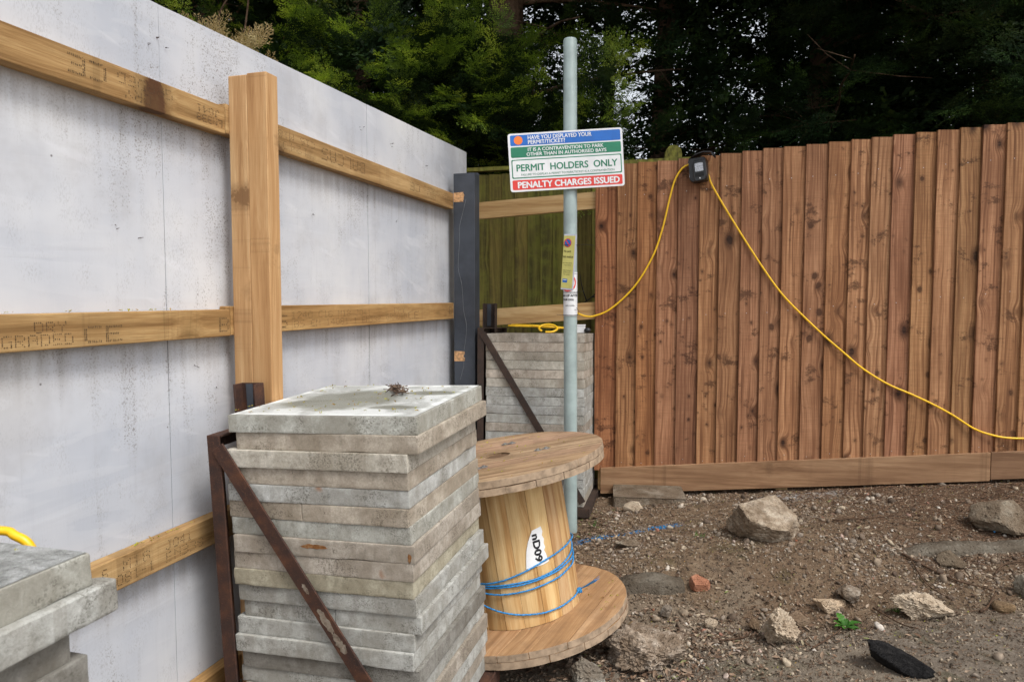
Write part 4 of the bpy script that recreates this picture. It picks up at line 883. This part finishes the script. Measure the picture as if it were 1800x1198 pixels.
rock('rock', (.03, .024, .026), 61, M['pale_stone'], .85, 2.98, 'small cream stone under the orange brick fragment', 'rock', (0, 0, 20), .2, 7, .06)
rock('rock', (.038, .03, .03), 64, M['rubble'], 1.03, 2.95, 'dark brown stone lying above the knobbly cream rock', 'rock', (0, 0, 60), .2, 8, .06, (.45, .36, .28))
rock('rock', (.05, .035, .02), 67, M['grey_stone'], .6, 3.62, 'flat pale stone between drum and blue sprayed line', 'rock', (0, 0, 10), .2, 8, .06, (1, .93, .84))
rock('rock', (.06, .05, .045), 72, M['rubble'], 1.2, 2.93, 'dusty brown stone half buried behind the cream rock', 'rock', (0, 0, 10), .35, 8, .06, (.6, .5, .42))
fp = box('concrete_piece', (-.22, -.12, -.05), (.22, .12, .035), M['grey_stone'], None, .006, T(.86, 4.42, gz(.86, 4.42) + .012) @ Matrix.Rotation(R(-6), 4, 'Z') @ Matrix.Rotation(R(4), 4, 'X'), .006)
tag(fp, 'flat broken slab of concrete half under the left end of the brown fence', 'concrete'); fp.color = (.75, .68, .6, 1)
for (x0, x1, y0, lab) in ((1.78, 2.9, 3.3, 'mossy buried concrete kerb at the right edge'), (.36, .8, 3.29, 'buried concrete kerb behind the lower drum flange')):
    xc = (x0 + x1) / 2; n_k = int((x1 - x0) / .02); vs, fs = [], []; sec = [(-.06, -.12), (-.058, -.008), (-.045, .004), (-.02, .008), (.02, .006), (.05, -.004), (.07, -.03), (.075, -.12)]
    for i in range(n_k + 1):
        xx = x0 + (x1 - x0) * i / n_k; sink_ = .03 * (1 - sst(0, .2, xx - x0)) + .03 * (1 - sst(0, .15, x1 - xx))
        for (dy, dz) in sec: q = Vector((xx * 9, dy * 30, 0)); yy = y0 + dy - .05 * (xx - xc); vs.append((xx, yy + .008 * noise.noise(q), gz(xx, y0 + .08) + dz - sink_ + .008 * noise.noise(q * 1.7) + .004 * noise.noise(q * 5)))
    m_ = len(sec); fs = [(i * m_ + k, (i + 1) * m_ + k, (i + 1) * m_ + k + 1, i * m_ + k + 1) for i in range(n_k) for k in range(m_ - 1)] + [tuple(range(m_)), tuple(range(n_k * m_, n_k * m_ + m_))[::-1]]
    o = raw('kerb_stone', vs, fs, M['kerb'], None, True)
    tag(o, lab, 'kerb', 'buried kerb stones')

# ------------------------------------------------------------------ loose gravel, crumbs, leaves and needles
rng = np.random.default_rng(11)
def ico(sub=1):
    bm = bmesh.new(); bmesh.ops.create_icosphere(bm, subdivisions=sub, radius=1); V = np.array([tuple(q.co) for q in bm.verts]); F = np.array([[q.index for q in f.verts] for f in bm.faces]); bm.free(); return V, F
IV, IF = ico(1); IV2, IF2 = ico(2)
def rotm():
    q = rng.normal(size=4); q /= np.linalg.norm(q); a, b, c, d = q
    return np.array([[1 - 2 * (c * c + d * d), 2 * (b * c - a * d), 2 * (b * d + a * c)], [2 * (b * c + a * d), 1 - 2 * (b * b + d * d), 2 * (c * d - a * b)], [2 * (b * d - a * c), 2 * (c * d + a * b), 1 - 2 * (b * b + c * c)]])
def dens(x, y):
    d = .05 + 1.3 * max(0, noise.noise(Vector((x * 2.3, y * 3.4, 5))) - .08)
    d += 1.1 * math.exp(-((x - .75) ** 2 / .25 + (y - 2.85) ** 2 / .05)) + .8 * math.exp(-((x - 1.95) ** 2 / .25 + (y - 3.2) ** 2 / .05)) + .7 * math.exp(-((x - .6) ** 2 / .1 + (y - 3.6) ** 2 / .06)) + .5 * math.exp(-((x - 1.6) ** 2 / .3 + (y - 3.85) ** 2 / .05))
    return d
def spots(n, fn, x0=-.25, x1=3.6, y0=1.9, y1=4.6, mx=1.6):
    out = []
    while len(out) < n:
        x = rng.uniform(x0, x1); y = rng.uniform(y0, y1)
        if abs(x) > .8 * y + .3: continue
        if rng.uniform(0, mx) < fn(x, y): out.append((x, y))
    return out
s_ = Soup()
for (x, y) in spots(8000, dens):
    r = min(.026, .0026 * math.exp(abs(rng.normal(0, .85)))); V = IV * (1 + rng.normal(0, .16, (len(IV), 1))) * np.array([1, rng.uniform(.6, 1), rng.uniform(.4, .8)]) * r
    if r > .007:
        pn = rng.normal(size=(9, 3)); pn /= np.linalg.norm(pn, axis=1)[:, None]; kk_ = IV2 @ pn.T; V = IV2 * np.min(np.where(kk_ > 1e-3, rng.uniform(.5, .9, 9) / np.maximum(kk_, 1e-3), 9), axis=1, keepdims=True).clip(.3, 1) * (1 + rng.normal(0, .04, (len(IV2), 1))) * np.array([1, rng.uniform(.6, 1), rng.uniform(.4, .8)]) * r; s_.add(V @ rotm().T + (x, y, gz(x, y) + r * .2), IF2)
    else: s_.add(V @ rotm().T + (x, y, gz(x, y) + r * .25), IF)
for (x, y) in spots(1500, lambda x, y: max(0, dens(x, y) - .25)):
    r = rng.uniform(.005, .013); pn = rng.normal(size=(7, 3)); pn /= np.linalg.norm(pn, axis=1)[:, None]; kk_ = IV2 @ pn.T
    V = IV2 * np.min(np.where(kk_ > 1e-3, rng.uniform(.45, .85, 7) / np.maximum(kk_, 1e-3), 9), axis=1, keepdims=True).clip(.3, 1.1) * np.array([1.2, rng.uniform(.7, 1), rng.uniform(.35, .6)]) * r
    m_ = np.array(Euler((rng.normal(0, .35), rng.normal(0, .35), rng.uniform(0, 6.3))).to_matrix()); s_.add(V @ m_.T + (x, y, gz(x, y) + r * .12), IF2)
M['pebbles'] = islands('loose_stones', [(.0, (.1, .07, .05)), (.3, (.2, .15, .11)), (.5, (.3, .235, .17)), (.7, (.24, .2, .165)), (.9, (.44, .36, .26)), (.98, (.55, .5, .44)), (1, (.3, .11, .06))])
gr = s_.build('gravel', M['pebbles']); tag(gr, 'loose gravel and small stones strewn over the bare earth', 'gravel', kind='stuff')
s_ = Soup()
for (x, y) in spots(30000, lambda x, y: .5 + dens(x, y) * .5):
    r = rng.uniform(.0014, .0058); s_.add(IV[:, :] * (1 + rng.normal(0, .3, (12, 1))) * r * 1.0 + (x, y, gz(x, y) + .0005), IF)
M['crumbs'] = islands('soil_crumbs', [(.0, (.04, .028, .02)), (.45, (.14, .1, .068)), (.8, (.22, .165, .115)), (1, (.48, .4, .3))])
cr = s_.build('soil_crumbs', M['crumbs']); tag(cr, 'small crumbs of earth lying over the bare ground', 'soil', kind='stuff')
# dead leaves
s_ = Soup()
LV = np.array([(-1, 0, 0), (-.45, .42, .12), (.2, .4, .2), (1, 0, .1), (.2, -.4, .22), (-.45, -.42, .1), (-.4, 0, -.05), (.25, 0, -.08)]); LF = np.array([(0, 1, 6), (1, 2, 7), (1, 7, 6), (2, 3, 7), (3, 4, 7), (4, 5, 7), (7, 5, 6), (5, 0, 6)])
def leafd(x, y): return .07 + 1.4 * math.exp(-((x - .45) ** 2 / .12 + (y - 2.6) ** 2 / .1)) + 1.2 * math.exp(-((x - .42) ** 2 / .03 + (y - 4.0) ** 2 / .06)) + .5 * math.exp(-((x - .9) ** 2 / .2 + (y - 2.9) ** 2 / .06))
for (x, y) in spots(3600, leafd):
    L = rng.uniform(.005, .017); tz = rng.uniform(0, 6.28); tx, ty = rng.normal(0, .35, 2)
    m_ = np.array(Euler((tx, ty, tz)).to_matrix()); s_.add((LV * (L, L * rng.uniform(.6, 1), L)) @ m_.T + (x, y, gz(x, y) + .004 + .3 * L), LF)
M['leaves'] = islands('dead_leaves', [(.0, (.09, .05, .03)), (.4, (.2, .125, .08)), (.7, (.3, .21, .145)), (.93, (.4, .31, .23)), (1, (.16, .2, .05))], .8)
lv = s_.build('dead_leaves', M['leaves']); tag(lv, 'curled dead brown leaves littering the ground round the drum and pole', 'leaves', kind='stuff')
# needles and twiglets
s_ = Soup()
def needd(x, y): return .2 + 1.3 * sst(1.5, 2.2, x) * sst(2.95, 3.3, y)
for (x, y) in spots(17000, needd):
    L = rng.uniform(.008, .034); a = rng.normal(0.15, .7); w_ = rng.uniform(.0005, .0011); z = gz(x, y) + .003; dx, dy = math.cos(a) * L, math.sin(a) * L; z2 = gz(x + dx, y + dy) + rng.uniform(.002, .008)
    s_.add([(x, y - w_, z), (x, y + w_, z), (x + dx, y + dy + w_, z2), (x + dx, y + dy - w_, z2), (x, y, z + 2 * w_), (x + dx, y + dy, z2 + 2 * w_)], [(0, 1, 2, 3), (0, 3, 5, 4), (1, 4, 5, 2)])
M['needles'] = islands('dry_needles', [(.0, (.06, .032, .02)), (.5, (.16, .085, .05)), (.85, (.25, .15, .09)), (1, (.36, .26, .17))])
nd = s_.build('needle_litter', M['needles']); tag(nd, 'reddish dry conifer needles covering the earth at the right', 'needles', kind='stuff')
# single twigs
TW = [([(1.83, 3.27), (1.95, 3.1), (2.06, 2.98)], .006, 'long bare twig lying below the buried kerb at the right'), ([(1.93, 2.86), (1.99, 2.9), (2.06, 2.96)], .0065, 'short forked twig end next to the brown pebble'),
      ([(1.85, 3.24), (1.84, 3.08), (1.87, 2.96)], .004, 'thin twig lying upright in view left of the long twig'), ([(1.54, 2.96), (1.57, 2.8), (1.6, 2.72)], .004, 'thin twig across the flat cream rock'),
      ([(1.67, 3.64), (1.85, 3.62), (2.02, 3.62)], .005, 'straight dry twig on the needles left of the grey boulder'), ([(.82, 2.82), (.95, 2.84), (1.0, 2.89)], .005, 'brown twig beside the small stones left of the cream rock'),
      ([(1.16, 2.68), (1.3, 2.78), (1.42, 2.9)], .0035, 'thin grey twig passing under the green weed'), ([(2.15, 3.1), (2.25, 3.16), (2.4, 3.12)], .004, 'thin twig on the needles at the right edge')]
for P, r, lab in TW:
    P = [(x, y, gz(x, y) + .012 + .01 * (i == 2)) for i, (x, y) in enumerate(P)]
    tag(tube('twig', P, r, M['twig'], None, 6, r * .5), lab, 'twig', 'dry twigs on the ground')
# green weed
wx, wy = 1.36, 2.83; weed = thing('weed', 'small bright green weed with toothed leaves in the foreground earth', 'weed', T(wx, wy, gz(wx, wy)))
for i, (a, L, el, wd) in enumerate(((100, .095, 55, .016), (140, .06, 40, .013), (60, .07, 40, .012), (20, .1, 28, .014), (-10, .07, 20, .012), (-50, .05, 30, .01), (-120, .045, 35, .01), (180, .05, 30, .01), (80, .05, 75, .011), (35, .05, 60, .01))):
    vs, fs = [], []; n = 9
    for j in range(n + 1):
        t = j / n; w_ = wd * math.sin(math.pi * min(1, t * .93 + .07)) ** .8 * (1.2 if j % 2 else .8); r_ = L * t; z = L * math.sin(R(el)) * t - .5 * L * t * t * .9
        for s2 in (-1, 0, 1): vs.append((r_ * math.cos(R(a)) * math.cos(R(el)) - math.sin(R(a)) * w_ * s2, r_ * math.sin(R(a)) * math.cos(R(el)) + math.cos(R(a)) * w_ * s2, z + .01 + abs(s2) * .004))
    for j in range(n): fs += [(j * 3, j * 3 + 1, j * 3 + 4, j * 3 + 3), (j * 3 + 1, j * 3 + 2, j * 3 + 5, j * 3 + 4)]
    raw('leaf', vs, fs, M['weed'], weed)

for (gx_, gy_, lab_) in ((.47, 4.02, 'tuft of thin grass at the foot of the grey pole'), (.98, 3.62, 'little pale green sprig on the earth between brick and boulder'), (1.62, 2.93, 'thin grass blades beside the flat cream rock')):
    tu = thing('grass_tuft', lab_, 'grass', T(gx_, gy_, gz(gx_, gy_))); s_ = Soup()
    for i in range(26):
        a = rng.uniform(0, 6.3); L = rng.uniform(.015, .045); w_ = .0014; b = np.array([rng.normal(0, .014), rng.normal(0, .01), 0]); d = np.array([math.cos(a) * .6, math.sin(a) * .6, rng.uniform(.4, 1)]) * L; e = np.array([-math.sin(a), math.cos(a), 0]) * w_
        s_.add([b - e, b + e, b + d * .6 + e * .8, b + d * .6 - e * .8, b + d + np.array([0, 0, -.2 * L])], [(0, 1, 2), (0, 2, 3), (3, 2, 4)])
    tag(s_.build('blades', M['weed'], tu), kind='stuff')
# blue twine caught at the right boulder
tag(tube('twine', [(2.36, 3.42, gz(2.36, 3.42) + .01), (2.45, 3.46, gz(2.45, 3.46) + .012), (2.5, 3.44, gz(2.5, 3.44) + .012), (2.62, 3.47, gz(2.62, 3.47) + .02), (2.57, 3.5, gz(2.57, 3.5) + .05), (2.66, 3.52, gz(2.66, 3.52) + .02)], .004, M['rope'], None, 6), 'scrap of blue twine on the needles under the grey boulder', 'twine')
# heap of twigs on the middle stack
hp_ = thing('twig_heap', 'small heap of dry brown twigs and bark lying on the middle slab stack', 'twigs', N_F @ T(-.225, .43, .002))
s_ = Soup()
for i in range(110):
    t = rng.uniform(-1, 1) * .85; c = np.array([.062 * t + rng.normal(0, .008), -.085 * t + rng.normal(0, .018), .006 + .016 * rng.uniform(0, 1) * (1 - abs(t) * .7)])
    a = rng.normal(-.9, .7); L = rng.uniform(.007, .022); d = np.array([math.cos(a), math.sin(a), rng.normal(0, .2)]) * L; w_ = rng.uniform(.001, .0028); e = np.array([-d[1], d[0], 0]) / L * w_; u = np.array([0, 0, w_ * 1.4])
    s_.add([c - d - e, c - d + u, c - d + e, c + d - e * .6, c + d + u * .6, c + d + e * .6], [(0, 1, 4, 3), (1, 2, 5, 4), (0, 3, 5, 2)])
M['barkbits'] = islands('bark_bits', [(.0, (.05, .03, .022)), (.5, (.13, .08, .055)), (.9, (.27, .19, .14)), (1, (.36, .27, .2))])
tag(s_.build('twigs', M['barkbits'], hp_), kind='stuff')
# tiny fallen blossoms on slabs, drum and rails
def blossoms(Fm, n, fn, label):
    s_ = Soup(); Fi = np.array(Fm)
    for i in range(n):
        x, y = fn(); L = rng.uniform(.0022, .0055)
        for q in range(3):
            m_ = np.array(Euler((rng.normal(0, .7), rng.normal(0, .7), rng.uniform(0, 6.3))).to_matrix()); s_.add((LV * (L, L * .6, L)) @ m_.T + (x + rng.normal(0, .003), y + rng.normal(0, .003), .004), LF)
    o = s_.build('fallen_blossom', M['blossom'], None, mw=Fm); tag(o, label, 'blossom', kind='stuff')
M['blossom'] = islands('yellow_green_blossom', [(0, (.35, .4, .03)), (.6, (.5, .45, .05)), (.85, (.5, .26, .05)), (1, (.25, .12, .04))], .8)
blossoms(N_F @ T(0, 0, .002), 85, lambda: (rng.uniform(-.6, 0), rng.uniform(.02, .6)), 'tiny yellow green blossoms scattered on the middle slab stack')
def dpt():
    while 1:
        x, y = rng.uniform(-.45, .45, 2)
        if x * x + y * y < .19: return x, y
blossoms(DF @ T(0, 0, H), 60, dpt, 'tiny yellow green blossoms scattered on the drum top')
blossoms(DF, 22, lambda: (rng.uniform(.28, .42), rng.uniform(-.2, .1)), 'few yellow green blossoms on the lower drum flange')
blossoms(WF @ T(0, .02, 1.4645), 26, lambda: (rng.uniform(-.8, 2.0), rng.uniform(-.012, .015)), 'yellow green blossoms along the top of the middle rail')
blossoms(WF @ T(0, .02, .7905), 14, lambda: (rng.uniform(-.55, -.05), rng.uniform(-.015, .015)), 'yellow green blossoms along the top of the lower rail')
blossoms(L_F @ T(0, 0, .002), 10, lambda: (rng.uniform(-.5, 0), rng.uniform(.2, .6)), 'few blossoms on the slab stack at the left edge')
s_ = Soup()
for (x, y) in spots(900, lambda x, y: 1.0):
    m_ = np.array(Euler((rng.normal(0, .7), rng.normal(0, .7), rng.uniform(0, 6.3))).to_matrix()); L = rng.uniform(.002, .005); s_.add((LV * (L, L * .6, L)) @ m_.T + (x, y, gz(x, y) + .006), LF)
tag(s_.build('fallen_blossom', M['blossom']), 'yellow green blossoms sprinkled over the earth', 'blossom', kind='stuff')

# ------------------------------------------------------------------ conifers beyond the fences
def frond(seed, L=.3, nb=11, flat=1.0, droop=.25, lw=.0048):
    # one flat feathery spray: stem along +x, side shoots both ways, each set with small scale leaves
    rr = np.random.default_rng(seed); V = []; F = []
    def leaf(p, d, l, w):
        d = d / np.linalg.norm(d); s = np.cross(d, [0, 0, 1.0]); s /= np.linalg.norm(s) + 1e-9
        s = s + np.array([0, 0, rr.normal(0, .35)]); b = len(V); V.extend([p, p + d * l * .45 + s * w, p + d * l, p + d * l * .45 - s * w]); F.append((b, b + 1, b + 2, b + 3))
    for i in range(nb):
        t = (i + .6) / nb; p0 = np.array([L * t, 0, -droop * L * t * t])
        for sg in (-1, 1):
            if rr.uniform() < .12: continue
            sl = L * .5 * (1 - t) ** .7 * rr.uniform(.6, 1.1) + .015; a = sg * rr.uniform(.65, .95); d = np.array([math.cos(a), math.sin(a) * flat, rr.normal(-.05, .18)]); m = max(2, int(sl / .017))
            for j in range(m):
                u = (j + .5) / m; p = p0 + d * sl * u + np.array([0, 0, -droop * sl * u * u]); k = a + (1 if (j + i) % 2 else -1) * rr.uniform(.35, .7)
                leaf(p, np.array([math.cos(k), math.sin(k), rr.normal(-.1, .25)]), rr.uniform(.026, .046) * (1 - .3 * u), lw * rr.uniform(.8, 1.3))
            leaf(p0 + d * sl, d, .03, lw)
    return np.array(V), np.array(F)
FR = [frond(i, .28, 10, 1, .1 + .06 * i) for i in range(5)]
FRB = [frond(20 + i, .3, 6, 1, .25, .01) for i in range(4)]       # coarser sprays for the far and high parts
for q in range(4):
    V, F_ = FRB[q]; FRB[q] = (V, F_)
def bough(inner, tips_, lib, p, d, L, rr, sc=1.0):
    d = d / np.linalg.norm(d); s = np.cross(d, [0, 0, 1.0]); s /= np.linalg.norm(s) + 1e-9; up = np.cross(s, d); n = 9; roll = rr.normal(0, .35); s = s * math.cos(roll) + up * math.sin(roll); up = np.cross(s, d)
    for i in range(n):
        t = (i + .5) / n; q = p + d * L * t + np.array([0, 0, -.12 * L * t * t]) + rr.normal(0, .012, 3)
        for sg in (-1, 1):
            if rr.uniform() < .15: continue
            dd = d * rr.uniform(.55, .9) + s * sg * rr.uniform(.5, .9) + up * rr.normal(.08, .2); place(tips_ if t > rr.uniform(.45, .9) else inner, lib[rr.integers(len(lib))], q, dd, up + rr.normal(0, .25, 3), sc * (1.0 - .55 * t) * rr.uniform(.7, 1.1))
    place(tips_, lib[rr.integers(len(lib))], p + d * L * .95 + np.array([0, 0, -.1 * L]), d + up * .15, up, sc * .6)
def place(soup, fr, p, d, up, sc):
    d = d / (np.linalg.norm(d) + 1e-9); s = np.cross(up, d); s /= np.linalg.norm(s) + 1e-9; u = np.cross(d, s)
    soup.add((fr[0] * sc) @ np.array([d, s, u]) + p, fr[1])
M['leaf_lit'] = foliage('conifer_spray_lit', [(.1, (.07, .12, .02)), (.45, (.16, .26, .035)), (.75, (.3, .41, .055)), (1, (.46, .54, .1))], .38)  # brighter copy for outer sprays, the light on them put into the colour
M['leaf_shaded'] = foliage('conifer_spray_shaded', [(.2, (.012, .028, .01)), (.6, (.028, .055, .018)), (1, (.06, .09, .022))], .22)  # darker copy of the foliage, shade between the sprays put into the colour
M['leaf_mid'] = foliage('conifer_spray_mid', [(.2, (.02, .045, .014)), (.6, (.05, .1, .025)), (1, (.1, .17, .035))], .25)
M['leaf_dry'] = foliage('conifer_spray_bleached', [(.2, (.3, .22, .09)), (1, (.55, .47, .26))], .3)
def conifer(x, y, h, r_t, label, seed, zones, mat, n_high=260, spread=2.3, limbs=16, color=None):
    """zones: list of (count, x0, x1, y0, y1, z0, z1, scale, coarse, (pull direction)) - where its sprays hang, relative to the trunk"""
    rr = np.random.default_rng(seed); t = thing('conifer_tree', label, 'tree', T(x, y, gz(x, y)), 'conifers beyond the fences')
    b0 = gz(x, y); P = [Vector((.08 * math.sin(seed + k), .05 * math.cos(seed * 2 + k), h * k / 6 - .1)) for k in range(7)]
    tube('trunk', P, r_t, M['bark'], t, 12, r_t * .25)
    vs, fs = [], []
    tips = []
    for i in range(limbs):
        z = 1.2 + (h * .75 - 1.2) * (i + rr.uniform(0, .8)) / limbs; a = rr.uniform(0, 2 * math.pi) if i % 3 else rr.uniform(-2.4, -.7); L = spread * rr.uniform(.55, 1.0) * (1 - .5 * z / h)
        p = Vector((0, 0, z)); Q = [p]; d = Vector((math.cos(a), math.sin(a), rr.uniform(.1, .5)))
        for k in range(5): p = p + d * L / 5; d = (d + Vector((rr.normal(0, .12), rr.normal(0, .12), -.07))).normalized(); Q.append(p.copy())
        a_, b_ = tube_data(catmull(Q, 3), .028 * rr.uniform(.6, 1.2), 5, .005); fs += [tuple(q + len(vs) for q in f_) for f_ in b_]; vs += a_
        for k in range(7):                                         # bare twiglets
            q0 = Q[rr.integers(1, 5)]; d2 = Vector((rr.normal(0, 1), rr.normal(0, 1), rr.normal(0, .6))).normalized(); q1 = q0 + d2 * rr.uniform(.2, .5); q2 = q1 + (d2 + Vector((rr.normal(0, .5), rr.normal(0, .5), rr.normal(0, .5)))).normalized() * rr.uniform(.1, .35)
            a_, b_ = tube_data([q0, q1, q2], .006, 3, .0018); fs += [tuple(q + len(vs) for q in f_) for f_ in b_]; vs += a_
    raw('limbs', vs, fs, M['bark'], t, True)
    s_ = Soup(); tp_ = Soup()
    for (cnt, x0, x1, y0, y1, z0, z1, sc, coarse, pull) in zones:
        lib = FRB if coarse else FR
        done = 0
        while done < cnt:
            c = np.array([rr.uniform(x0, x1), rr.uniform(y0, y1), rr.uniform(z0, z1)])
            wpt = c + (x, y, 0)
            if noise.noise(Vector((wpt[0] * 1.9, wpt[1] * 1.5, wpt[2] * 2.4))) < (-.05 if not coarse else -.3): continue
            base = np.array([c[0], c[1], 0.0]) * .6 + np.array(pull); base[2] += rr.uniform(-.25, .35); base /= np.linalg.norm(base) + .01
            if not coarse:
                bough(s_, tp_, lib, c, base + rr.normal(0, .33, 3), rr.uniform(.4, .85) * sc, rr, sc); done += 16; continue
            for k in range(rr.integers(3, 7)):
                d = base + rr.normal(0, .38, 3); d[2] -= .1; place(s_, lib[rr.integers(len(lib))], c + rr.normal(0, .08, 3) * sc, d, np.array([rr.normal(0, .4), rr.normal(0, .4), 1.0]), sc * rr.uniform(.65, 1.15)); done += 1
    o = s_.build('crown', M['leaf_shaded'] if mat is M['leaf_lit'] else mat, t, mw=T(0, 0, -b0))
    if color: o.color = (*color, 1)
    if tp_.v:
        o = tp_.build('lit_young_shoots', mat if mat is M['leaf_lit'] else M['leaf_mid'], t, mw=T(0, 0, -b0))  # new growth, coloured brighter so the outer sprays look lit
    return t
D = (0, -1, -.15)
#            count  x0    x1    y0   y1   z0   z1   scale coarse pull
conifer(-2.9, 7.0, 10, .16, 'conifer at the far left behind the hoarding top, mostly in shade', 1, [(900, -2.2, 1.5, -1.7, .3, 2.3, 4.7, 1.0, 0, D), (800, -2.5, 1.8, -1.5, 1.2, 2.0, 5.5, 2.0, 1, D), (420, -2.2, 2, -2, 2, 5.2, 9, 3.4, 1, D)], M['leaf_shaded'], color=(1, 1, .9))
conifer(-1.35, 6.7, 9.5, .15, 'conifer with bright yellow green sprays hanging over the hoarding', 2, [(2300, -.9, 1.35, -1.3, -.2, 2.45, 3.6, 1.0, 0, (0, -1, .3)), (520, -1.4, .95, -.5, 1, 2.0, 5, 1.8, 1, D), (260, -2, 1.6, .2, 2, 5.4, 9, 3.2, 1, D)], M['leaf_lit'])
conifer(.0, 6.9, 10, .24, 'conifer whose thick brown trunk rises behind the sign pole', 3, [(1700, -.95, .85, -1.5, -.4, 2.3, 3.25, 1.0, 0, (.15, -1, .3)), (330, -1.2, .6, .2, 1.4, 2.0, 5, 1.9, 1, D), (260, -1.8, 1.8, -.2, 2, 5.2, 9, 3.2, 1, D)], M['leaf_lit'], color=(.9, .95, .8))
conifer(1.55, 7.4, 10, .13, 'sparse dark conifer right of the sign pole letting the sky through', 4, [(750, -1.0, 1.2, -1.8, .4, 2.3, 4.4, 1.0, 0, D), (110, -1.2, 1.2, -.6, 1.2, 2.0, 5, 1.6, 1, D), (420, -1.8, 1.8, -3, 2, 4.9, 8.5, 3.2, 1, D)], M['leaf_shaded'])  # top zone: unseen overhang, spread forward to block light; same on the next two
conifer(2.9, 6.9, 10, .14, 'dark conifer above the middle of the brown fence', 5, [(1300, -1.2, 1.3, -1.6, .3, 2.5, 4.4, 1.05, 0, D), (560, -1.4, 1.4, -.4, 1.4, 2.0, 5, 2.0, 1, D), (480, -1.8, 1.8, -3.2, 2, 4.7, 8.5, 3.4, 1, D)], M['leaf_shaded'])
conifer(4.4, 6.8, 10, .15, 'very dark dense conifer above the right end of the brown fence', 6, [(1300, -1.4, 1.5, -1.6, .3, 2.5, 4.4, 1.05, 0, D), (1300, -1.5, 2.2, -.5, 1.4, 1.8, 5, 2.1, 1, D), (560, -2.2, 2.2, -3.4, 2, 4.6, 8.5, 3.6, 1, D)], M['leaf_shaded'])
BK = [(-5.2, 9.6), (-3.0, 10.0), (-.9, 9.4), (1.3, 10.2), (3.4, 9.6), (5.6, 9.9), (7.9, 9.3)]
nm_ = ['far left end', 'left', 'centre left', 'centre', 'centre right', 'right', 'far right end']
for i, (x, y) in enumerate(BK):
    conifer(x, y, 9, .15, f'shaded conifer of the rear row, at its {nm_[i]}', 20 + i, [((1500, 1500, 850, 240, 620, 1400, 1700)[i], -1.5, 1.5, -.8, 1.2, .8, 7.5, 2.6, 1, D)], M['leaf_shaded'], limbs=9, color=(.7, .75, .7))  # tint darkens the rear row, shade among the trees put into colour
# bleached dry sprays poking over the hoarding at the left
dr = thing('dry_spray', 'bleached straw coloured conifer sprays poking over the hoarding top', 'branch', T(-2.0, 5.0, 3.27))
s_ = Soup(); rr = np.random.default_rng(77)
for cx, cz, k in ((-.06, .1, 9), (.12, .02, 12), (.22, .06, 6), (.0, -.05, 5), (.32, -.14, 5)):
    for q in range(k): place(s_, FR[rr.integers(5)], np.array([cx, 0, cz - .12]) + rr.normal(0, .035, 3), np.array([rr.normal(.15, .45), rr.normal(-.2, .3), 1.0]), np.array([0, -1.0, .3]), rr.uniform(.45, .75))
s_.build('sprays', M['leaf_dry'], dr)
tube('stem', [(0, .1, -.9), (.1, .05, -.4), (.2, 0, .1)], .008, M['twig'], dr, 6, .003)
for P, lab in (([(-2.15, 5.3, 3.0), (-2.1, 5.3, 3.3), (-2.13, 5.3, 3.55), (-2.0, 5.3, 3.8), (-2.12, 5.3, 4.0)], 'thin bare climbing stem above the hoarding, left one of two'), ([(-2.1, 5.35, 3.0), (-1.98, 5.35, 3.4), (-1.93, 5.35, 3.7), (-1.9, 5.35, 4.1)], 'thin bare climbing stem above the hoarding, right one of two')):
    tag(tube('vine', P, .007, M['twig'], None, 6), lab, 'vine', 'bare stems over the hoarding')
br_ = thing('bare_branch', 'dark bare twigs in front of the old green fence beside the pole', 'twig', T(.47, 4.95, 1.45))
for P in ([(0, 0, 0), (.07, 0, .05), (.15, 0, .12), (.2, 0, .17)], [(.05, 0, .03), (.02, 0, .12), (.0, .0, .22)], [(.08, 0, .06), (.14, 0, .07), (.2, 0, .1)]): tube('twig', P, .005, M['ink'], br_, 5, .002)
